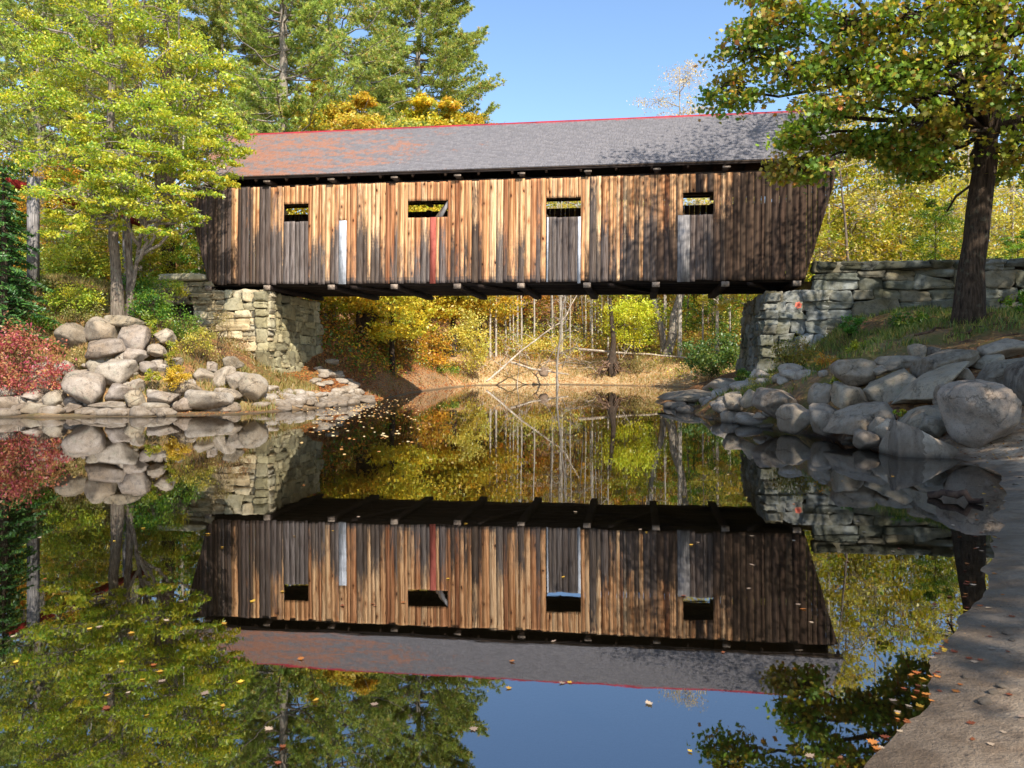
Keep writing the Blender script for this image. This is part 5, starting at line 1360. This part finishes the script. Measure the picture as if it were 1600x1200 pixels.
stick('fallen_branch', 'short pale branch lying across the sand behind the dead tree', [(798, 566, 63), (830, 576, 62.5), (888, 585, 62)], (.10, .05), DEADWOOD)
stick('fallen_branch', 'dark branch in the bank beside the stump at left of centre', [(785, 552, 65), (800, 562, 64), (830, 572, 64)], (.07, .03), ROOTWOOD)
for k in range(22):
    x0 = rng.uniform(750, 980); Y0 = rng.uniform(62.5, 69); A = base_at(x0, Y0) + (0, 0, .05); L_ = rng.uniform(2, 6.5); a = rng.uniform(-1.2, 1.2); e = rng.uniform(.1, 1.1)
    B_ = A + np.array([math.sin(a) * L_ * math.cos(e) * 1.2, math.cos(a) * .5, math.sin(e) * L_]); g = Geo(); P = bent(A, B_, 8, rng.uniform(-.1, .12), rng, .35)
    g.tube(P, np.linspace(.045, .012, 8), 5, np.ones(3) * rng.uniform(.5, 1.0))
    for j in range(3): q = P[3 + j]; g.tube(bent(q, q + rng.normal(0, .6, 3) + (0, 0, .4), 4, .1, rng, .3), np.linspace(.018, .008, 4), 4)
    tag(g.build('dead_branch', DEADWOOD, origin=A, loc=A), 'thin bare branch in the tangle on the far shore', 'branch', 'tangled dead branches on the far shore')
st = at(957, 578, 64); root = empty('tree_stump', st, 'tangled brown root stump leaning over the far shore', 'stump')
g = Geo(); g.tube([st + (.1, 0, -.6), st + (-.1, 0, .5), st + (.0, 0, 1.4), st + (.1, .1, 2.4), st + (-.2, .1, 6)], [.5, .42, .3, .2, .12], 10, (1, 1, 1), .12); g.build('trunk', BARK_DARK, root, st, smooth=True)
g = Geo()
for k in range(22):
    a = rng.uniform(0, 6.28); e = st + np.array([math.cos(a) * rng.uniform(.8, 2.4), math.sin(a) * 1.2, rng.uniform(-.9, .3)]); g.tube(bent(st + (0, 0, rng.uniform(-.2, .7)), e, 6, .2, rng, .4), np.linspace(.09, .02, 6), 5)
g.build('roots', ROOTWOOD, root, st, smooth=True)
rk = at(850, 580, 62.5)
V = rock_points(555, (.45, .4, .45), ICO3, 6); g = Geo(); g.add(V, ICO3[1], (.75, .65, .6)); tag(g.build('boulder', ROCK_L, smooth=True, loc=rk), 'small brown boulder left of the thin dead tree on far shore', 'boulder')
# driftwood on the right shore and the roots on the slope
c = on_water(1508, 785); g = Geo(); g.tube(bent(c + (-.25, .35, .03), c + (.12, -.15, .05), 7, .05, rng, .2), np.linspace(.05, .035, 7), 8, (.35, .33, .33), .15)
tag(g.build('driftwood', ROOTWOOD, smooth=True, origin=c, loc=c), 'short dark driftwood stick lying at the sandy water edge', 'driftwood')
for k, (a, b, Y) in enumerate((((1480, 540), (1600, 512), 20.5), ((1500, 548), (1590, 540), 19.6), ((1430, 535), (1530, 520), 21.2), ((1530, 512), (1610, 500), 21.5))):
    xs = np.linspace(a[0], b[0], 9); P = []
    for x in xs:
        X = (x - CX) / F * Y; yy = Y + rng.normal(0, .08); P.append((X, yy, gz(X, yy) + .01))
    P = np.array(P); g = Geo(); g.tube(P, np.linspace(.05, .025, 9), 6, (.7, .65, .6), .1)
    tag(g.build('tree_root', ROOTWOOD, smooth=True, origin=P[0], loc=P[0]), 'bare root snaking over the slope below the big maple', 'tree root', 'roots on the slope')

# ------------------------------------------------------------------ fallen leaves
LC = [((206, 160, 60), 'yellow'), ((164, 98, 50), 'orange'), ((176, 152, 128), 'pale tan'), ((130, 72, 46), 'rusty brown')]
leafsrc = {}
def leaf_mesh(ci, k):
    r = np.random.default_rng(ci * 10 + k); g = Geo(); n = 16
    V = np.column_stack([MAPLE[:, 0] * r.uniform(.8, 1), MAPLE[:, 1], np.zeros(16)])
    V[:, 2] = .10 * (np.abs(V[:, 0]) ** 1.5) + .12 * V[:, 1] ** 2 * r.uniform(0, 1)
    V = np.vstack([V, [0, 0, 0.0]])
    g.add(V, [(i, (i + 1) % 16, 16) for i in range(16)], lin(*LC[ci][0]) * r.uniform(.8, 1.1)); return g
LEAFP = leaf_material('fallen_leaf_skin', .15, .02, .5)
pts = [(168, 1087, 0), (200, 1083, 2), (320, 1084, 2), (250, 1050, 0), (376, 1066, 0), (190, 1035, 0), (253, 1065, 2), (205, 990, 0), (25, 1035, 0), (140, 983, 0), (155, 980, 2), (878, 1068, 2), (890, 1067, 0), (1014, 1100, 2), (1078, 1175, 0), (1090, 848, 2),
       (1080, 852, 0), (1175, 838, 2), (1240, 845, 2), (1255, 952, 1), (1268, 973, 2), (1247, 945, 2), (1175, 883, 2), (1170, 920, 2), (1405, 858, 3), (1395, 862, 2), (1325, 878, 1), (1350, 832, 2), (1240, 788, 1), (1300, 750, 1), (1316, 752, 0), (1395, 745, 0), (1340, 815, 2),
       (865, 1003, 2), (470, 1030, 1), (240, 1040, 1), (283, 940, 2), (260, 970, 2), (350, 975, 0), (325, 835, 0), (520, 830, 0), (460, 838, 0), (560, 808, 2), (700, 905, 0), (880, 902, 0), (1010, 832, 0), (1000, 828, 2), (420, 1140, 2), (20, 995, 2), (70, 905, 1), (395, 940, 0), (1265, 1182, 2), (1130, 1020, 3), (740, 1140, 2)]
for k in range(36):
    pts.append((rng.uniform(0, 1300), 640 + 560 * rng.uniform(0, 1) ** 1.4, int(rng.integers(4))))
for k in range(80):       # gathered along the sandy edge
    f = rng.uniform(0, 1); q = [(1375, 1180), (1440, 1075), (1480, 1010), (1520, 925), (1545, 850), (1560, 780), (1560, 735)]
    t = f * 6; i = min(5, int(t)); a = np.array(q[i]) + (np.array(q[i + 1]) - q[i]) * (t - i); pts.append((a[0] + rng.normal(-6, 14), a[1] + rng.normal(0, 8), int(rng.choice([0, 1, 1, 3, 2]))))
for k in range(36):
    pts.append((rng.uniform(1450, 1600), rng.uniform(740, 1190), int(rng.choice([2, 3, 3, 1]))))
inw = signed_water(np.array([on_water(p[0], p[1])[:2] for p in pts]))
for (px, py, ci), dw in zip(pts, inw):
    c = on_water(px, py); onl = dw > 0
    if onl: c[2] = gz(c[0], c[1]) + .004
    else: c[2] = .004
    key = (ci, int(rng.integers(3)))
    if key not in leafsrc: leafsrc[key] = o = leaf_mesh(*key).build('fallen_leaf', LEAFP)
    else: o = leafsrc[key].copy(); COL.objects.link(o)
    s = rng.uniform(.014, .029) + .0006 * c[1]; o.scale = (s, s * rng.uniform(.7, 1), s * rng.uniform(.6, 2.2)); o.location = c; o.rotation_euler = (rng.normal(0, .08), rng.normal(0, .08), rng.uniform(0, 6.28))
    if onl: tag(o, f'{LC[ci][1]} fallen leaf lying on the sand at right', 'leaf', f'{LC[ci][1]} leaves on the sand')
    else: tag(o, f'{LC[ci][1]} fallen leaf floating on the dark water', 'leaf', f'{LC[ci][1]} leaves on the water')
# pebbles on the sand
for k in range(24):
    px, py = rng.uniform(1390, 1600), rng.uniform(730, 1190); c = on_water(px, py)
    if signed_water(c[None, :2])[0] < .1: continue
    o = cob_src[k % 6].copy(); COL.objects.link(o); s = rng.uniform(.015, .035); o.scale = (s * 1.3, s, s); o.location = (c[0], c[1], gz(c[0], c[1]) + .003)
    tag(o, 'small pale pebble lying on the sand at right', 'pebble', 'pebbles on the sand')
X = rng.uniform(1.2, 7.5, 9000); Y = rng.uniform(2.2, 12, 9000); P = np.stack([X, Y], 1); d = signed_water(P)
k = (d > .05) & (hash_noise(P, 1.5, 71) + hash_noise(P, 5, 72) * .5 + .25 * np.exp(-d / .3) > .12); P = P[k]; g = Geo()
leaves(g, np.column_stack([P, ground_z(P[:, 0], P[:, 1]) + .003]), .008, pal([(96, 76, 58), (70, 54, 42), (140, 110, 80), (176, 140, 100)], [3, 3, 2, 1], len(P)), 4, OVAL * (.5, 1))
tag(g.build('sand_debris', LEAFP), 'crumbs of bark and leaf scattered on the sand', kind='stuff')
# litter too dense to count: on the water by the shoal, on the slopes, on the far shore
g = Geo(); n = 3000
px = rng.uniform(455, 700, n); py = 618 + 95 * rng.uniform(0, 1, n) ** 1.5
C = np.array([on_water(a, b) for a, b in zip(px, py)]); d = signed_water(C[:, :2]); pr = np.exp(-((px - 545 - (py - 630) * .4) / 75) ** 2 - (py - 630) / 30) * (.4 + hash_noise(np.column_stack([px, py]), .05, 4) * 1.2)
C = C[(d < -.02) & (rng.random(n) < pr * 1.3)]; C[:, 2] = .004
leaves(g, C, .042, pal([(190, 150, 100), (176, 120, 70), (200, 176, 136), (140, 90, 50)], [3, 2, 2, 1], len(C)), 9, MAPLE, 0.02)
tag(g.build('floating_leaf_litter', LEAFP), 'litter of small pale leaves floating by the shoal', kind='stuff')
def scatter(name, label, x0, x1, y0, y1, n, size, palette, cond=None, lift=.012, up=3.0, mat=LEAF):
    X = rng.uniform(x0, x1, n); Y = rng.uniform(y0, y1, n); P = np.stack([X, Y], 1); d = signed_water(P); k = d > .05
    if cond is not None: k &= cond(X, Y, d)
    X, Y = X[k], Y[k]; g = Geo(); leaves(g, np.stack([X, Y, ground_z(X, Y) + lift], 1), size, pal(*palette, len(X)), up, OVAL, .1)
    return tag(g.build(name, mat), label, kind='stuff')
scatter('leaf_litter', 'orange and brown fallen leaves on the left slope beyond the bridge', -22, 0, 34, 62, 70000, .07, ([(196, 124, 64), (168, 96, 50), (214, 160, 90), (130, 82, 48)], [3, 3, 2, 2]))
scatter('leaf_litter', 'pale and golden leaves strewn over the far shore', -8, 24, 56, 84, 60000, .085, ([(222, 188, 120), (206, 156, 80), (190, 130, 70), (226, 206, 150)], [3, 3, 2, 2]))
scatter('leaf_litter', 'fallen leaves over the right bank and between its boulders', 6, 20, 12.5, 30, 14000, .035, ([(150, 100, 60), (120, 80, 50), (186, 140, 80), (200, 160, 90)], [3, 3, 2, 1]))
scatter('leaf_litter', 'fallen leaves over the left bank and road edge', -26, -8, 25, 44, 16000, .045, ([(170, 120, 70), (140, 100, 60), (200, 160, 90)], [3, 3, 2]))
def grass(name, label, x0, x1, y0, y1, n, hgt, palette, cond=None):
    X = rng.uniform(x0, x1, n); Y = rng.uniform(y0, y1, n); P = np.stack([X, Y], 1); d = signed_water(P); k = d > .15
    nz = hash_noise(P, .8, 21) + hash_noise(P, 2.3, 22) * .6; k &= nz > -.12
    if cond is not None: k &= cond(X, Y, d)
    X, Y = X[k], Y[k]; m = len(X); z = ground_z(X, Y)
    b = np.stack([X, Y, z - .02], 1); ln = rng.normal(0, .35, (m, 2)) * hgt; H = hgt * rng.uniform(.5, 1.3, m)
    w = rng.normal(size=(m, 2)); w = w / np.linalg.norm(w, axis=1, keepdims=True) * .007 * (1 + hgt * 2)
    W = np.column_stack([w, np.zeros(m)]); mid = b + np.column_stack([ln * .35, H * .6]); e = b + np.column_stack([ln, H])
    V = np.stack([b - W, b + W, mid + W * .7, e, mid - W * .7], 1).reshape(-1, 3)
    g = Geo(); g.add(V, np.arange(5 * m).reshape(m, 5), pal(*palette, m)); return tag(g.build(name, LEAF), label, kind='stuff')
DRY = ([(190, 160, 104), (170, 140, 86), (150, 150, 76), (120, 130, 60)], [3, 3, 2, 2])
GRS = ([(104, 124, 50), (130, 140, 60), (84, 104, 44), (170, 150, 80)], [3, 3, 2, 2])
grass('grass', 'green and dry grass below the stone wall', 7, 20, 19.5, 29.5, 26000, .22, GRS, lambda X, Y, d: (Y > 20.5 - (X - 8) * .1))
grass('grass', 'dry grass on the left bank above the boulders', -24, -8.5, 26.5, 34, 30000, .28, DRY)
grass('grass', 'dry tawny grass along the far shore', -8, 22, 58, 74, 22000, .4, DRY)
grass('grass', 'dry grass on the slope beyond the left abutment', -18, -3, 37, 56, 12000, .3, DRY)
# understory brush: too tangled to count
def brush(label, x0, x1, y0, y1, n, h, palette, size=.09, cond=None):
    X = rng.uniform(x0, x1, n); Y = rng.uniform(y0, y1, n); P = np.stack([X, Y], 1); d = signed_water(P); nz = hash_noise(P, .35, 31) + .5 * hash_noise(P, 1.1, 32)
    k = (d > 1.0) & (nz > -.15)
    if cond is not None: k &= cond(X, Y, d)
    X, Y, nz = X[k], Y[k], nz[k]; Z = ground_z(X, Y) + rng.uniform(0, 1, len(X)) * h * np.clip(nz + .45, .1, 1)
    g = Geo(); leaves(g, np.stack([X, Y, Z], 1), size, pal(*palette, len(X)), .7, OVAL); return tag(g.build('undergrowth', LEAF), label, kind='stuff')
brush('tangled gold and green undergrowth on the left slope beyond the bridge', -20, -2, 39, 64, 26000, 2.0, (ORG[0] + GREEN[0][:3], ORG[1] + [2, 2, 2]), cond=lambda X, Y, d: d > .7)
brush('undergrowth of the woods beyond the far shore', -12, 30, 70, 95, 30000, 2.2, (ORG[0] + YEL[0] + RUST[0], ORG[1] + YEL[1] + [3, 3, 2, 2]), .12)
brush('green and gold undergrowth behind the road on the left', -34, -14, 38.5, 60, 26000, 2.4, (YG[0] + GREEN[0], YG[1] + GREEN[1]), .10)
brush('golden undergrowth behind the stone wall', 12, 50, 36.5, 70, 14000, 1.5, (YEL[0] + YG[0], YEL[1] + YG[1]), .10)

brush('yellow green saplings and brush between the trunks beyond the far shore', -9, 26, 69, 84, 16000, 5.5, (YG[0] + YEL[0] + GREEN[0][:2], YG[1] + YEL[1] + [3, 2]), .11)
brush('dark tangled shade brush on the left slope beyond the bridge', -14, -5, 38, 56, 12000, 1.6, (RUST[0] + GREEN[0][:2], RUST[1] + [3, 3]), .08)
# ------------------------------------------------------------------ light, sky, camera
EL, AZ = math.radians(42), math.radians(27)      # sun: behind the camera, to the right
sv = Vector((math.sin(AZ) * math.cos(EL), -math.cos(AZ) * math.cos(EL), math.sin(EL)))
w = bpy.data.worlds.new('World'); scene.world = w; w.use_nodes = True; nt = w.node_tree
bg = nt.nodes['Background']; sky = nt.nodes.new('ShaderNodeTexSky'); sky.sky_type = 'NISHITA'; sky.sun_disc = False
sky.sun_elevation = EL; sky.sun_rotation = math.pi - AZ; sky.altitude = 200; sky.air_density = 1.0; sky.dust_density = .6; sky.ozone_density = 1.7
hsv = nt.nodes.new('ShaderNodeHueSaturation'); hsv.inputs['Saturation'].default_value = 1.06; nt.links.new(sky.outputs[0], hsv.inputs['Color']); nt.links.new(hsv.outputs[0], bg.inputs[0]); bg.inputs[1].default_value = .15
L = bpy.data.lights.new('sun', 'SUN'); L.energy = 4.3; L.angle = math.radians(.5); L.color = (1, .93, .82)
so = bpy.data.objects.new('sun', L); COL.objects.link(so); so.rotation_euler = sv.to_track_quat('Z', 'Y').to_euler()
cam = bpy.data.cameras.new('camera'); co = bpy.data.objects.new('camera', cam); COL.objects.link(co)
co.location = (0, 0, CH); co.rotation_euler = (math.radians(90), 0, 0)
cam.sensor_width = 36; cam.lens = 36 * F / 1600; cam.shift_y = -30 / 1600; cam.clip_start = .05; cam.clip_end = 3000
scene.camera = co
vs = scene.view_settings; vs.view_transform = 'Standard'; vs.look = 'None'; vs.exposure = .88; vs.gamma = 1
cy = scene.cycles; cy.max_bounces = 7; cy.diffuse_bounces = 3; cy.glossy_bounces = 3; cy.transmission_bounces = 4; cy.transparent_max_bounces = 8; cy.use_denoising = True
cy.sample_clamp_indirect = 6
